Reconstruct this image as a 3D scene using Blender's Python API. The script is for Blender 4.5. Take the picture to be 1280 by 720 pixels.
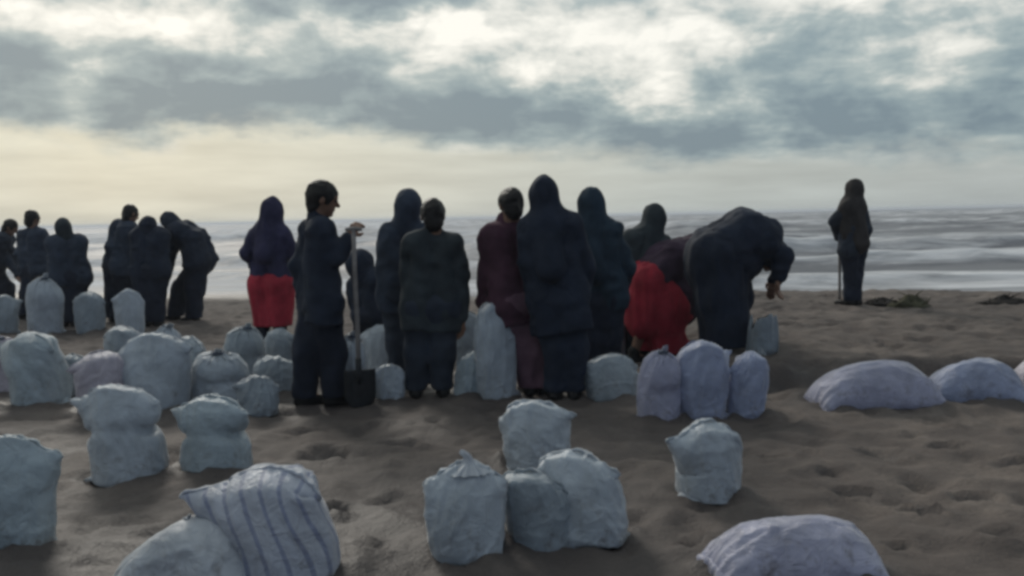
import bpy, bmesh, math, random
import numpy as np
from mathutils import Vector, Matrix

for o in list(bpy.data.objects):
    bpy.data.objects.remove(o)
scene = bpy.context.scene
C = scene.collection
R = math.radians
random.seed(5)

# ------------------------------------------------------------------ camera
CAM_H, FPX, PITCH, ROLL = 1.30, 1150.0, R(-4.42), R(1.25)
CAM = np.array([0.0, 0.0, CAM_H])
_f = np.array([0.0, math.cos(PITCH), math.sin(PITCH)])
_r0 = np.array([1.0, 0.0, 0.0])
_u0 = np.cross(_r0, _f)
RT = _r0 * math.cos(ROLL) - _u0 * math.sin(ROLL)
UP = _u0 * math.cos(ROLL) + _r0 * math.sin(ROLL)
cd = bpy.data.cameras.new('camera')
cam = bpy.data.objects.new('camera', cd)
C.objects.link(cam)
cd.sensor_width = 36.0
cd.lens = 36.0 * FPX / 1280.0
cd.clip_start = 0.05
cd.clip_end = 30000.0
cam.matrix_world = Matrix(((RT[0], UP[0], -_f[0], 0), (RT[1], UP[1], -_f[1], 0),
                           (RT[2], UP[2], -_f[2], CAM_H), (0, 0, 0, 1)))
scene.camera = cam
# soft lens of the phone: slightly behind-focus
cd.dof.use_dof = False

SUN_AZ, SUN_EL = R(-24), R(33)        # behind the clouds, out over the sea and to the left

# ------------------------------------------------------------------ world
world = bpy.data.worlds.new('World')
scene.world = world
world.use_nodes = True
wt = world.node_tree
wt.nodes.clear()


class NT:
    """tiny helper for node maths"""
    def __init__(self, t):
        self.t = t

    def n(self, typ, **kw):
        nd = self.t.nodes.new(typ)
        for k, v in kw.items():
            setattr(nd, k, v)
        return nd

    def link(self, a, b):
        self.t.links.new(a, b)

    def m(self, op, a, b=None, c=None, clamp=False):
        nd = self.n('ShaderNodeMath', operation=op)
        nd.use_clamp = clamp
        for i, v in enumerate((a, b, c)):
            if v is None:
                continue
            if isinstance(v, (int, float)):
                nd.inputs[i].default_value = v
            else:
                self.link(v, nd.inputs[i])
        return nd.outputs[0]

    def xyz(self, x, y, z):
        nd = self.n('ShaderNodeCombineXYZ')
        for i, v in enumerate((x, y, z)):
            if isinstance(v, (int, float)):
                nd.inputs[i].default_value = v
            else:
                self.link(v, nd.inputs[i])
        return nd.outputs[0]

    def noise(self, vec, scale, detail=4, rough=0.55, dist=0.0):
        nd = self.n('ShaderNodeTexNoise')
        nd.inputs['Scale'].default_value = scale
        nd.inputs['Detail'].default_value = detail
        nd.inputs['Roughness'].default_value = rough
        nd.inputs['Distortion'].default_value = dist
        if vec is not None:
            self.link(vec, nd.inputs['Vector'])
        return nd.outputs['Fac']

    def ramp(self, fac, stops, interp='EASE'):
        nd = self.n('ShaderNodeValToRGB')
        cr = nd.color_ramp
        cr.interpolation = interp
        while len(cr.elements) < len(stops):
            cr.elements.new(0.5)
        for e, (p, c) in zip(cr.elements, stops):
            e.position = p
            e.color = (c[0], c[1], c[2], 1) if not isinstance(c, (int, float)) else (c, c, c, 1)
        self.link(fac, nd.inputs[0])
        return nd.outputs[0]

    def mix(self, fac, a, b, mode='MIX'):
        nd = self.n('ShaderNodeMix', data_type='RGBA', blend_type=mode)
        for sock, v in ((nd.inputs[0], fac), (nd.inputs[6], a), (nd.inputs[7], b)):
            if isinstance(v, (int, float)):
                sock.default_value = v
            elif isinstance(v, tuple):
                sock.default_value = (v[0], v[1], v[2], 1)
            else:
                self.link(v, sock)
        return nd.outputs[2]


W = NT(wt)
geo = W.n('ShaderNodeTexCoord')
sep = W.n('ShaderNodeSeparateXYZ')
W.link(geo.outputs['Generated'], sep.inputs[0])
dx, dy_, dz = sep.outputs
az = W.m('MULTIPLY', W.m('ARCTAN2', dx, dy_), 180 / math.pi)
el = W.m('MULTIPLY', W.m('ARCSINE', dz), 180 / math.pi)
# flat cloud-deck coordinates: the layer foreshortens towards the horizon
zz = W.m('ADD', W.m('MAXIMUM', dz, 0.0), 0.10)
deck = W.xyz(W.m('DIVIDE', dx, zz), W.m('DIVIDE', dy_, zz), 0.0)
n_big = W.noise(deck, 1.15, 7, 0.56, 0.35)
n_fine = W.noise(deck, 3.6, 6, 0.6, 0.3)
# warp so that the banks have ragged, billowing edges
ae = W.xyz(W.m('MULTIPLY', az, 0.115), W.m('MULTIPLY', el, 0.22), 0.0)
w1 = W.m('SUBTRACT', W.noise(ae, 1.0, 5, 0.58), 0.5)
w2 = W.m('SUBTRACT', W.noise(W.xyz(W.m('MULTIPLY', az, 0.12), W.m('MULTIPLY', el, 0.24), 7.3), 1.0, 5, 0.58), 0.5)
azw = W.m('ADD', az, W.m('MULTIPLY', w1, 11.0))
elw = W.m('ADD', el, W.m('MULTIPLY', w2, 6.5))


def skydir(px, py):
    d = _f + RT * (px - 640) / FPX - UP * (py - 360) / FPX
    d = d / np.linalg.norm(d)
    return math.degrees(math.atan2(d[0], d[1])), math.degrees(math.asin(d[2]))


val = W.m('ADD', W.m('MULTIPLY', W.m('SUBTRACT', n_big, 0.5), 0.55), 0.55)
val = W.m('ADD', val, W.m('MULTIPLY', W.m('SUBTRACT', n_fine, 0.5), 0.50))
puff = W.noise(W.xyz(W.m('MULTIPLY', az, 0.23), W.m('MULTIPLY', el, 0.36), 4.0), 1.0, 7, 0.56, 0.25)
val = W.m('ADD', val, W.m('MULTIPLY', W.m('SUBTRACT', puff, 0.5), 1.55))
# cloud banks (negative = grey underside) and bright breaks (positive), by direction of the sky
BANKS = [(110, 120, 250, 42, -0.34), (400, 128, 260, 52, -0.46), (640, 150, 200, 30, -0.22), (20, 62, 90, 30, -0.28),
         (470, 6, 150, 18, -0.50), (880, 160, 260, 40, -0.34), (1150, 165, 240, 40, -0.36), (1040, 82, 170, 26, -0.30),
         (1180, 120, 160, 22, -0.10), (300, 45, 70, 30, -0.10), (1275, 60, 30, 40, -0.2), (690, 70, 150, 46, 0.36),
         (170, 22, 170, 24, 0.34), (840, 40, 90, 40, 0.26), (1180, 50, 90, 40, 0.30), (115, 78, 28, 14, 0.26),
         (300, 102, 26, 9, 0.36), (560, 45, 70, 18, 0.30), (785, 105, 60, 22, 0.24), (960, 100, 90, 16, 0.10), (740, 10, 160, 20, .16)]
for (px, py, sx, sy, a) in BANKS:
    A, E = skydir(px, py)
    sx, sy = sx / FPX * 57.3, sy / FPX * 57.3
    u = W.m('DIVIDE', W.m('SUBTRACT', azw, A), sx)
    v = W.m('DIVIDE', W.m('SUBTRACT', elw, E), sy)
    g = W.m('POWER', 2.718, W.m('MULTIPLY', W.m('ADD', W.m('MULTIPLY', u, u), W.m('MULTIPLY', v, v)), -0.9))
    val = W.m('ADD', val, W.m('MULTIPLY', g, a * 0.85))
cloud = W.ramp(val, [(0.04, (0.168, 0.232, 0.278)), (0.28, (0.245, 0.318, 0.350)), (0.50, (0.375, 0.440, 0.445)),
                     (0.68, (0.63, 0.645, 0.61)), (0.92, (0.90, 0.885, 0.82))], 'LINEAR')
# clear, thin, yellowish strip of air above the horizon, greyer away from the sun
warm = W.m('SUBTRACT', 1.0, W.m('DIVIDE', W.m('ABSOLUTE', W.m('SUBTRACT', az, math.degrees(SUN_AZ))), 62.0), None, True)
low = W.ramp(warm, [(0.0, (0.42, 0.46, 0.46)), (0.45, (0.50, 0.54, 0.515)), (1.0, (0.72, 0.70, 0.58))], 'LINEAR')
low_mod = W.m('ADD', 0.90, W.m('MULTIPLY', W.m('SUBTRACT', W.noise(W.xyz(W.m('MULTIPLY', az, 0.10), W.m('MULTIPLY', el, 0.75), 2.0), 1.0, 5, 0.55), 0.5), 0.55))
low = W.mix(1.0, low, W.xyz(low_mod, low_mod, low_mod), 'MULTIPLY')
hb = W.m('ADD', elw, W.m('MULTIPLY', az, 0.045))
fac_low = W.ramp(W.m('DIVIDE', hb, 8.0), [(0.37, 1.0), (0.60, 0.0)])
cloud = W.mix(fac_low, cloud, low)
sky = W.n('ShaderNodeTexSky', sky_type='NISHITA')
sky.sun_disc = False
sky.sun_elevation = SUN_EL
sky.sun_rotation = SUN_AZ
sky.air_density = 1.5
sky.dust_density = 3.0
skyc = W.mix(1.0, sky.outputs[0], (0.08, 0.08, 0.08), 'MULTIPLY')
tot = W.mix(0.93, skyc, cloud)
# cloud is brightest around the hidden sun and falls off smoothly towards the opposite sky
sv = (math.sin(SUN_AZ) * math.cos(SUN_EL), math.cos(SUN_AZ) * math.cos(SUN_EL), math.sin(SUN_EL))
cosa = W.m('ADD', W.m('ADD', W.m('MULTIPLY', dx, sv[0]), W.m('MULTIPLY', dy_, sv[1])), W.m('MULTIPLY', dz, sv[2]))
fall = W.ramp(W.m('ADD', W.m('MULTIPLY', cosa, 0.5), 0.5), [(0.12, (0.27, 0.35, 0.51)), (0.78, (1.0, 1.0, 1.0))])
tot = W.mix(1.0, tot, fall, 'MULTIPLY')
bg = W.n('ShaderNodeBackground')
bg.inputs['Strength'].default_value = 1.0
W.link(tot, bg.inputs['Color'])
wo = W.n('ShaderNodeOutputWorld')
W.link(bg.outputs[0], wo.inputs['Surface'])

sd = bpy.data.lights.new('sun', 'SUN')
sd.energy = 1.5
sd.angle = R(16)
sd.color = (1.0, 0.95, 0.86)
sun = bpy.data.objects.new('sun', sd)
C.objects.link(sun)
sdir = Vector((math.sin(SUN_AZ) * math.cos(SUN_EL), math.cos(SUN_AZ) * math.cos(SUN_EL), math.sin(SUN_EL)))
sun.rotation_euler = sdir.to_track_quat('Z', 'Y').to_euler()
sun.location = (-8, 20, 14)

scene.render.engine = 'CYCLES'
scene.cycles.filter_width = 3.3
scene.view_settings.view_transform = 'Standard'
scene.view_settings.look = 'None'
scene.view_settings.exposure = 0.15
scene.view_settings.gamma = 1.0
scene.view_settings.use_curve_mapping = False
scene.render.resolution_x, scene.render.resolution_y = 1024, 576

# ------------------------------------------------------------------ noise + terrain
_rng = np.random.default_rng(11)
_LAT = _rng.random((32, 32, 32)).astype(np.float32)


def vnoise(x, y, z=0.0, seed=0):
    """trilinear value noise in -1..1, numpy arrays"""
    x = np.asarray(x, dtype=np.float64) + seed * 7.31
    y = np.asarray(y, dtype=np.float64) + seed * 3.77
    z = np.asarray(z, dtype=np.float64) + seed * 1.93
    x, y, z = np.broadcast_arrays(x, y, z)
    xi, yi, zi = np.floor(x).astype(int), np.floor(y).astype(int), np.floor(z).astype(int)
    fx, fy, fz = x - xi, y - yi, z - zi
    fx, fy, fz = fx * fx * (3 - 2 * fx), fy * fy * (3 - 2 * fy), fz * fz * (3 - 2 * fz)
    g = lambda a, b, c: _LAT[(xi + a) & 31, (yi + b) & 31, (zi + c) & 31]
    c00 = g(0, 0, 0) * (1 - fx) + g(1, 0, 0) * fx
    c10 = g(0, 1, 0) * (1 - fx) + g(1, 1, 0) * fx
    c01 = g(0, 0, 1) * (1 - fx) + g(1, 0, 1) * fx
    c11 = g(0, 1, 1) * (1 - fx) + g(1, 1, 1) * fx
    return ((c00 * (1 - fy) + c10 * fy) * (1 - fz) + (c01 * (1 - fy) + c11 * fy) * fz) * 2 - 1


def fbm(x, y, z=0.0, octs=4, seed=0):
    s, a, f = 0.0, 1.0, 1.0
    for i in range(octs):
        s = s + a * vnoise(np.asarray(x) * f, np.asarray(y) * f, np.asarray(z) * f, seed + i * 5)
        a *= 0.5
        f *= 2.03
    return s


def sstep(t):
    t = np.clip(t, 0, 1)
    return t * t * (3 - 2 * t)


SHEAR, SHORE, SEA_Z = 0.25, 17.5, -0.15


def shore_s(x, y):
    return (y + SHEAR * x - SHORE) / math.sqrt(1 + SHEAR * SHEAR)


def terrain(x, y):
    """beach without its small relief"""
    x, y = np.asarray(x, float), np.asarray(y, float)
    s = shore_s(x, y)
    edge = 6.55 + 0.18 * vnoise(x * 0.9, 3.3) + 0.05 * vnoise(x * 4, 1.3)
    berm = 0.18 * sstep((y - edge) / 0.20) * sstep((x - 1.15) / 0.5)
    fall = sstep((s + 4.2) / 4.2)
    z = berm * (1 - fall) + fall * SEA_Z
    z = z - 0.55 * sstep(s / 7.0)
    z = z + 0.012 * vnoise(x * 0.45, y * 0.45)
    return z


def ray(px, py):
    return _f + RT * (px - 640) / FPX - UP * (py - 360) / FPX


def ground_at(px, py):
    d = ray(px, py)
    z = 0.0
    for i in range(25):
        t = (z - CAM_H) / d[2]
        p = CAM + d * t
        z = 0.5 * z + 0.5 * float(terrain(p[0], p[1]))
    return np.array([p[0], p[1], float(terrain(p[0], p[1]))])


def on_plane(px, py, Y):
    d = ray(px, py)
    return CAM + d * (Y / d[1])


# ------------------------------------------------------------------ materials
def newmat(name):
    m = bpy.data.materials.new(name)
    m.use_nodes = True
    t = NT(m.node_tree)
    b = m.node_tree.nodes['Principled BSDF']
    return m, t, b


def cloth_mat(name, col, var=0.35, rough=0.85, bump=0.25, scale=9.0, sheen=0.0):
    m, t, b = newmat(name)
    tc = t.n('ShaderNodeTexCoord').outputs['Object']
    n = t.noise(tc, scale, 5, 0.6)
    n2 = t.noise(tc, 2.5, 3, 0.5)
    f = t.m('ADD', t.m('MULTIPLY', n, 0.6), t.m('MULTIPLY', n2, 0.4))
    c = t.ramp(f, [(0.3, tuple(v * (1 - var) for v in col)), (0.72, tuple(v * (1 + var) for v in col))])
    t.link(c, b.inputs['Base Color'])
    b.inputs['Roughness'].default_value = rough
    b.inputs['Specular IOR Level'].default_value = 0.25
    b.inputs['Sheen Weight'].default_value = sheen
    bn = t.n('ShaderNodeBump')
    bn.inputs['Strength'].default_value = bump
    bn.inputs['Distance'].default_value = 0.02
    weave = t.noise(tc, 160.0, 2, 0.5)
    t.link(t.m('ADD', n, t.m('MULTIPLY', weave, 0.08)), bn.inputs['Height'])
    t.link(bn.outputs[0], b.inputs['Normal'])
    return m


def sack_mat(name, col, stripes=None, rough=0.42):
    m, t, b = newmat(name)
    tcn = t.n('ShaderNodeTexCoord')
    tc = tcn.outputs['Object']
    n = t.noise(tc, 6.0, 5, 0.6)
    c = t.ramp(n, [(0.25, tuple(v * 0.74 for v in col)), (0.70, tuple(min(1, v * 1.10) for v in col))])
    # sand dirt rubbed into the lower part in patches
    sp = t.n('ShaderNodeSeparateXYZ')
    t.link(tc, sp.inputs[0])
    if stripes:
        uv = t.n('ShaderNodeUVMap')
        us = t.n('ShaderNodeSeparateXYZ')
        t.link(uv.outputs[0], us.inputs[0])
        ph = t.m('FRACT', t.m('MULTIPLY', us.outputs[0], stripes[1]))
        band = t.m('LESS_THAN', t.m('ABSOLUTE', t.m('SUBTRACT', ph, 0.5)), stripes[2])
        c = t.mix(t.m('MULTIPLY', band, 0.5), c, stripes[0])
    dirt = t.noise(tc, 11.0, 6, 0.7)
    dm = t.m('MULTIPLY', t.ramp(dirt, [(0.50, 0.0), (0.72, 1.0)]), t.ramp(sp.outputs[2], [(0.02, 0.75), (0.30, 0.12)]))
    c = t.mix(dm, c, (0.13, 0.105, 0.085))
    t.link(c, b.inputs['Base Color'])
    b.inputs['Roughness'].default_value = rough
    b.inputs['Specular IOR Level'].default_value = 0.5
    b.inputs['Sheen Weight'].default_value = 1.0
    b.inputs['Sheen Roughness'].default_value = 0.28
    bn = t.n('ShaderNodeBump')
    bn.inputs['Strength'].default_value = 0.8
    bn.inputs['Distance'].default_value = 0.03
    cr = t.noise(tc, 13.0, 5, 0.62, 0.8)
    wv = t.n('ShaderNodeTexWave')
    wv.inputs['Scale'].default_value = 90.0
    t.link(tc, wv.inputs['Vector'])
    t.link(t.m('ADD', t.m('ABSOLUTE', t.m('SUBTRACT', cr, 0.5)), t.m('MULTIPLY', wv.outputs['Fac'], 0.012)), bn.inputs['Height'])
    t.link(bn.outputs[0], b.inputs['Normal'])
    # thin woven plastic lets light through
    tr = t.n('ShaderNodeBsdfTranslucent')
    t.link(c, tr.inputs['Color'])
    mx = t.n('ShaderNodeMixShader')
    mx.inputs[0].default_value = 0.22
    t.link(b.outputs[0], mx.inputs[1])
    t.link(tr.outputs[0], mx.inputs[2])
    t.link(mx.outputs[0], m.node_tree.nodes['Material Output'].inputs['Surface'])
    return m


M = {}
# sand
m, t, b = newmat('wet_sand')
tc = t.n('ShaderNodeTexCoord').outputs['Object']
n1 = t.noise(tc, 0.55, 5, 0.55)
n2 = t.noise(tc, 3.2, 6, 0.62)
n3 = t.noise(tc, 60.0, 4, 0.6)
f = t.m('ADD', t.m('ADD', t.m('MULTIPLY', n1, 0.45), t.m('MULTIPLY', n2, 0.40)), t.m('MULTIPLY', n3, 0.15))
c = t.ramp(f, [(0.36, (0.050, 0.042, 0.040)), (0.50, (0.098, 0.081, 0.074)), (0.62, (0.160, 0.133, 0.117))])
# wet band next to the water, and shade painted round sacks and in pits
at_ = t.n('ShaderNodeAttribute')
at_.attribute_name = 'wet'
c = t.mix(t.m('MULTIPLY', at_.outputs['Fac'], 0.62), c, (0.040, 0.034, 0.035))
t.link(c, b.inputs['Base Color'])
t.link(t.m('SUBTRACT', 0.92, t.m('MULTIPLY', at_.outputs['Fac'], 0.38)), b.inputs['Roughness'])
b.inputs['Specular IOR Level'].default_value = 0.3
bn = t.n('ShaderNodeBump')
bn.inputs['Strength'].default_value = 0.7
bn.inputs['Distance'].default_value = 0.02
t.link(t.m('ADD', t.noise(tc, 16.0, 5, 0.65), t.m('MULTIPLY', n3, 0.35)), bn.inputs['Height'])
t.link(bn.outputs[0], b.inputs['Normal'])
M['sand'] = m
# sea
m, t, b = newmat('surf_water')
tc = t.n('ShaderNodeTexCoord').outputs['Object']
fo = t.n('ShaderNodeAttribute')
fo.attribute_name = 'foam'
mp = t.n('ShaderNodeMapping')
mp.inputs['Rotation'].default_value = (0, 0, math.atan(SHEAR))
mp.inputs['Scale'].default_value = (0.30, 0.95, 1)
t.link(tc, mp.inputs['Vector'])
fn = t.noise(mp.outputs[0], 1.1, 7, 0.68, 0.6)
fn2 = t.noise(mp.outputs[0], 0.28, 4, 0.6, 0.3)
fm = t.ramp(t.m('ADD', t.m('ADD', t.m('MULTIPLY', fo.outputs['Fac'], 0.78), t.m('MULTIPLY', t.m('SUBTRACT', fn2, 0.5), 1.3)), t.m('MULTIPLY', t.m('SUBTRACT', fn, 0.5), 1.9)), [(0.10, 0.0), (0.98, 1.0)])
wc = t.ramp(t.noise(mp.outputs[0], 0.35, 4, 0.6), [(0.3, (0.092, 0.096, 0.112)), (0.7, (0.150, 0.153, 0.170))])
c = t.mix(fm, wc, (0.62, 0.625, 0.65))
t.link(c, b.inputs['Base Color'])
t.link(t.m('ADD', 0.50, t.m('MULTIPLY', fm, 0.4)), b.inputs['Roughness'])
b.inputs['IOR'].default_value = 1.333
b.inputs['Specular IOR Level'].default_value = 0.28
bn = t.n('ShaderNodeBump')
bn.inputs['Strength'].default_value = 0.9
bn.inputs['Distance'].default_value = 0.12
t.link(t.m('ADD', t.noise(mp.outputs[0], 1.7, 6, 0.6, 0.4), t.m('MULTIPLY', fm, 0.15)), bn.inputs['Height'])
t.link(bn.outputs[0], b.inputs['Normal'])
M['sea'] = m

M['skin'] = cloth_mat('skin', (0.22, 0.125, 0.085), 0.12, 0.55, 0.05, 20)
M['eye'] = cloth_mat('eye', (0.05, 0.04, 0.035), 0.1, 0.2, 0.0, 20)
M['hair'] = cloth_mat('black_hair', (0.014, 0.012, 0.012), 0.4, 0.5, 0.5, 60)
CL = dict(navy=(0.024, 0.032, 0.055), ink=(0.018, 0.025, 0.043), black=(0.018, 0.023, 0.039), char=(0.030, 0.038, 0.055),
          teal=(0.021, 0.038, 0.058), olive=(0.033, 0.042, 0.049), brown=(0.041, 0.036, 0.036), maroon=(0.070, 0.029, 0.046),
          plum=(0.048, 0.029, 0.048), mauve=(0.132, 0.072, 0.096), red=(0.340, 0.028, 0.046), slate=(0.036, 0.048, 0.073),
          violet=(0.034, 0.032, 0.072))
for k, v in CL.items():
    M[k] = cloth_mat('cloth_' + k, v, 0.30, 0.88, 0.35, 9.0, 0.0)
M['shoe'] = cloth_mat('shoe', (0.016, 0.015, 0.015), 0.2, 0.6, 0.1, 20)
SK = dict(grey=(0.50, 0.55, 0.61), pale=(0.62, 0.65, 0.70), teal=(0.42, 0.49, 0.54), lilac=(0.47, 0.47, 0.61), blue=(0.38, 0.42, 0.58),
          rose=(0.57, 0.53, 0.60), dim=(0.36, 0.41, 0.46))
for k, v in SK.items():
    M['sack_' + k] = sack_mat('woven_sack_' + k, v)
M['sack_striped'] = sack_mat('woven_sack_striped', (0.55, 0.58, 0.66), ((0.10, 0.13, 0.30), 16.0, 0.11))
M['tie'] = cloth_mat('twine', (0.10, 0.12, 0.16), 0.3, 0.8, 0.3, 40)
M['tie_pale'] = cloth_mat('pale_twine', (0.50, 0.50, 0.50), 0.3, 0.8, 0.3, 40)
M['wood'] = cloth_mat('worn_wood', (0.22, 0.20, 0.19), 0.3, 0.7, 0.3, 25)
M['steel'] = cloth_mat('dull_steel', (0.022, 0.023, 0.026), 0.4, 0.5, 0.2, 25)
M['weed'] = cloth_mat('dry_weed', (0.070, 0.066, 0.040), 0.6, 0.9, 0.4, 14)
M['debris'] = cloth_mat('dark_debris', (0.022, 0.018, 0.016), 0.5, 0.85, 0.4, 14)


# ------------------------------------------------------------------ helpers
def mesh_obj(name, verts, faces, mat, parent=None, smooth=True, uv=None):
    me = bpy.data.meshes.new(name)
    me.from_pydata([tuple(map(float, v)) for v in verts] if not isinstance(verts, np.ndarray) else verts.tolist(), [],
                   faces.tolist() if isinstance(faces, np.ndarray) else faces)
    me.validate()
    if smooth:
        me.polygons.foreach_set('use_smooth', [True] * len(me.polygons))
    me.materials.append(M[mat] if isinstance(mat, str) else mat)
    if uv is not None:
        ul = me.uv_layers.new(name='UVMap')
        vi = np.zeros(len(me.loops), dtype=np.int32)
        me.loops.foreach_get('vertex_index', vi)
        ul.data.foreach_set('uv', np.asarray(uv, dtype=np.float32)[vi].ravel())
    me.update()
    o = bpy.data.objects.new(name, me)
    C.objects.link(o)
    if parent:
        o.parent = parent
        o.location = -Vector(parent.location)      # part meshes of figures are built in world space
    return o


def thing(name, label, cat, loc, group=None):
    o = bpy.data.objects.new(name, None)
    o.empty_display_size = 0.1
    C.objects.link(o)
    o.location = tuple(map(float, loc))
    o['label'] = label
    o['category'] = cat
    if group:
        o['group'] = group
    return o


def surf_nets(f, org, h):
    """quads of the zero level of a sampled field"""
    neg = f < 0
    nx, ny, nz = f.shape
    cs = np.zeros((nx - 1, ny - 1, nz - 1), dtype=np.int8)
    for a in (0, 1):
        for b_ in (0, 1):
            for c_ in (0, 1):
                cs += neg[a:nx - 1 + a, b_:ny - 1 + b_, c_:nz - 1 + c_]
    act = (cs > 0) & (cs < 8)
    idx = np.full(act.shape, -1, dtype=np.int64)
    ijk = np.argwhere(act)
    idx[act] = np.arange(len(ijk))
    pos = np.zeros((len(ijk), 3))
    cnt = np.zeros(len(ijk))
    cor = [(a, b_, c_) for a in (0, 1) for b_ in (0, 1) for c_ in (0, 1)]
    for p in cor:
        for q in cor:
            if sum(q) - sum(p) == 1 and all(y >= x for x, y in zip(p, q)):
                fp = f[ijk[:, 0] + p[0], ijk[:, 1] + p[1], ijk[:, 2] + p[2]]
                fq = f[ijk[:, 0] + q[0], ijk[:, 1] + q[1], ijk[:, 2] + q[2]]
                cr = (fp < 0) != (fq < 0)
                tt = np.where(cr, fp / np.where(cr, fp - fq, 1), 0)
                pt = np.array(p) + tt[:, None] * (np.array(q) - np.array(p))
                pos[cr] += pt[cr]
                cnt[cr] += 1
    verts = org + (ijk + pos / np.maximum(cnt, 1)[:, None]) * h
    quads = []
    for ax in range(3):
        sl0 = [slice(None)] * 3
        sl1 = [slice(None)] * 3
        sl0[ax] = slice(0, -1)
        sl1[ax] = slice(1, None)
        ch = neg[tuple(sl0)] != neg[tuple(sl1)]
        e = np.argwhere(ch)
        o1, o2 = (ax + 1) % 3, (ax + 2) % 3
        ok = (e[:, o1] > 0) & (e[:, o2] > 0) & (e[:, o1] < f.shape[o1] - 1) & (e[:, o2] < f.shape[o2] - 1)
        e = e[ok]
        d1 = np.zeros(3, int)
        d1[o1] = 1
        d2 = np.zeros(3, int)
        d2[o2] = 1
        q = np.stack([idx[tuple((e - d1 - d2).T)], idx[tuple((e - d2).T)], idx[tuple(e.T)], idx[tuple((e - d1).T)]], 1)
        flip = ~neg[tuple(e.T)]
        q[flip] = q[flip][:, ::-1]
        quads.append(q)
    quads = np.concatenate(quads)
    quads = quads[(quads >= 0).all(1)]
    return verts, quads


def A3(*v):
    return np.array(v, dtype=float)


def unit(v):
    return v / max(np.linalg.norm(v), 1e-9)


def sdf_obj(name, prims, h, mat, parent, k=0.03, fold=0.0, ffreq=(9, 9, 6), seed=0, cuts=()):
    """prims: ('c', a, b, ra, rb) tapered capsule | ('e', centre, radii, 3x3 axes) ellipsoid; a leading '-' removes"""
    lo, hi = [], []
    for p in prims:
        if p[0] == 'c':
            r = max(p[3], p[4])
            lo += [p[1] - r, p[2] - r]
            hi += [p[1] + r, p[2] + r]
        elif p[0] == 'e':
            r = max(p[2])
            lo.append(p[1] - r)
            hi.append(p[1] + r)
    lo = np.min(lo, 0) - 3 * h - abs(fold) - 0.02
    hi = np.max(hi, 0) + 3 * h + abs(fold) + 0.02
    n = np.ceil((hi - lo) / h).astype(int) + 1
    f = np.full(tuple(n), 0.4, dtype=np.float32)
    ax = [lo[i] + np.arange(n[i]) * h for i in range(3)]
    for p in prims:
        if p[0] == 'cut':
            d = (ax[0][:, None, None] - p[1][0]) * p[2][0] + (ax[1][None, :, None] - p[1][1]) * p[2][1] + (ax[2][None, None, :] - p[1][2]) * p[2][2]
            f = np.maximum(f, d).astype(np.float32)
            continue
        kind = p[0].lstrip('-')
        if kind == 'c':
            a, b_, ra, rb = p[1:5]
            r = max(ra, rb) + k + 0.03
            pl, ph = np.minimum(a, b_) - r, np.maximum(a, b_) + r
        else:
            r = max(p[2]) + k + 0.03
            pl, ph = p[1] - r, p[1] + r
        i0 = np.clip(np.floor((pl - lo) / h).astype(int), 0, n)
        i1 = np.clip(np.ceil((ph - lo) / h).astype(int) + 1, 0, n)
        if (i1 <= i0).any():
            continue
        X = ax[0][i0[0]:i1[0]][:, None, None]
        Y = ax[1][i0[1]:i1[1]][None, :, None]
        Z = ax[2][i0[2]:i1[2]][None, None, :]
        if kind == 'c':
            ab = b_ - a
            L2 = max(float(ab @ ab), 1e-9)
            tt = np.clip(((X - a[0]) * ab[0] + (Y - a[1]) * ab[1] + (Z - a[2]) * ab[2]) / L2, 0, 1)
            d = np.sqrt((X - a[0] - tt * ab[0]) ** 2 + (Y - a[1] - tt * ab[1]) ** 2 + (Z - a[2] - tt * ab[2]) ** 2) - (ra + (rb - ra) * tt)
        else:
            c, rad = p[1], p[2]
            axes = p[3] if len(p) > 3 and p[3] is not None else np.eye(3)
            q = [((X - c[0]) * axes[i][0] + (Y - c[1]) * axes[i][1] + (Z - c[2]) * axes[i][2]) / rad[i] for i in range(3)]
            ln = np.sqrt(q[0] ** 2 + q[1] ** 2 + q[2] ** 2)
            d = (ln - 1) * min(rad)
        blk = f[i0[0]:i1[0], i0[1]:i1[1], i0[2]:i1[2]]
        if p[0][0] == '-':
            blk[...] = np.maximum(blk, -d)
        else:
            hh = np.clip(0.5 + 0.5 * (blk - d) / k, 0, 1)
            blk[...] = blk * (1 - hh) + d * hh - k * hh * (1 - hh)
    if fold:
        X, Y, Z = np.meshgrid(*ax, indexing='ij')
        f += fold * (vnoise(X * ffreq[0], Y * ffreq[1], Z * ffreq[2], seed) + 0.5 * vnoise(X * ffreq[0] * 2.2, Y * ffreq[1] * 2.2, Z * ffreq[2] * 2, seed + 3)
                    + 1.5 * (np.abs(vnoise(X * ffreq[0] * 1.1, Y * ffreq[1] * 1.1, Z * ffreq[2] * 1.4, seed + 8)) - .35))
    for (pt, nrm) in cuts:
        d = (ax[0][:, None, None] - pt[0]) * nrm[0] + (ax[1][None, :, None] - pt[1]) * nrm[1] + (ax[2][None, None, :] - pt[2]) * nrm[2]
        f = np.maximum(f, d)
    v, q = surf_nets(f, lo, h)
    return mesh_obj(name, v, q, mat, parent)


# ------------------------------------------------------------------ beach and sea
def lines(dense0, dense1, step, far0, far1, grow=1.22):
    mid = list(np.arange(dense0, dense1 + step * .5, step))
    up, s, x = [], step, mid[-1]
    while x < far1:
        s *= grow
        x += s
        up.append(x)
    dn, s, x = [], step, mid[0]
    while x > far0:
        s *= grow
        x -= s
        dn.append(x)
    return np.array(dn[::-1] + mid + up)


def grid_faces(nx, ny):
    i = np.arange(nx - 1)[:, None]
    j = np.arange(ny - 1)[None, :]
    a = i * ny + j
    return np.stack([a, a + ny, a + ny + 1, a + 1], -1).reshape(-1, 4)


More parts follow.
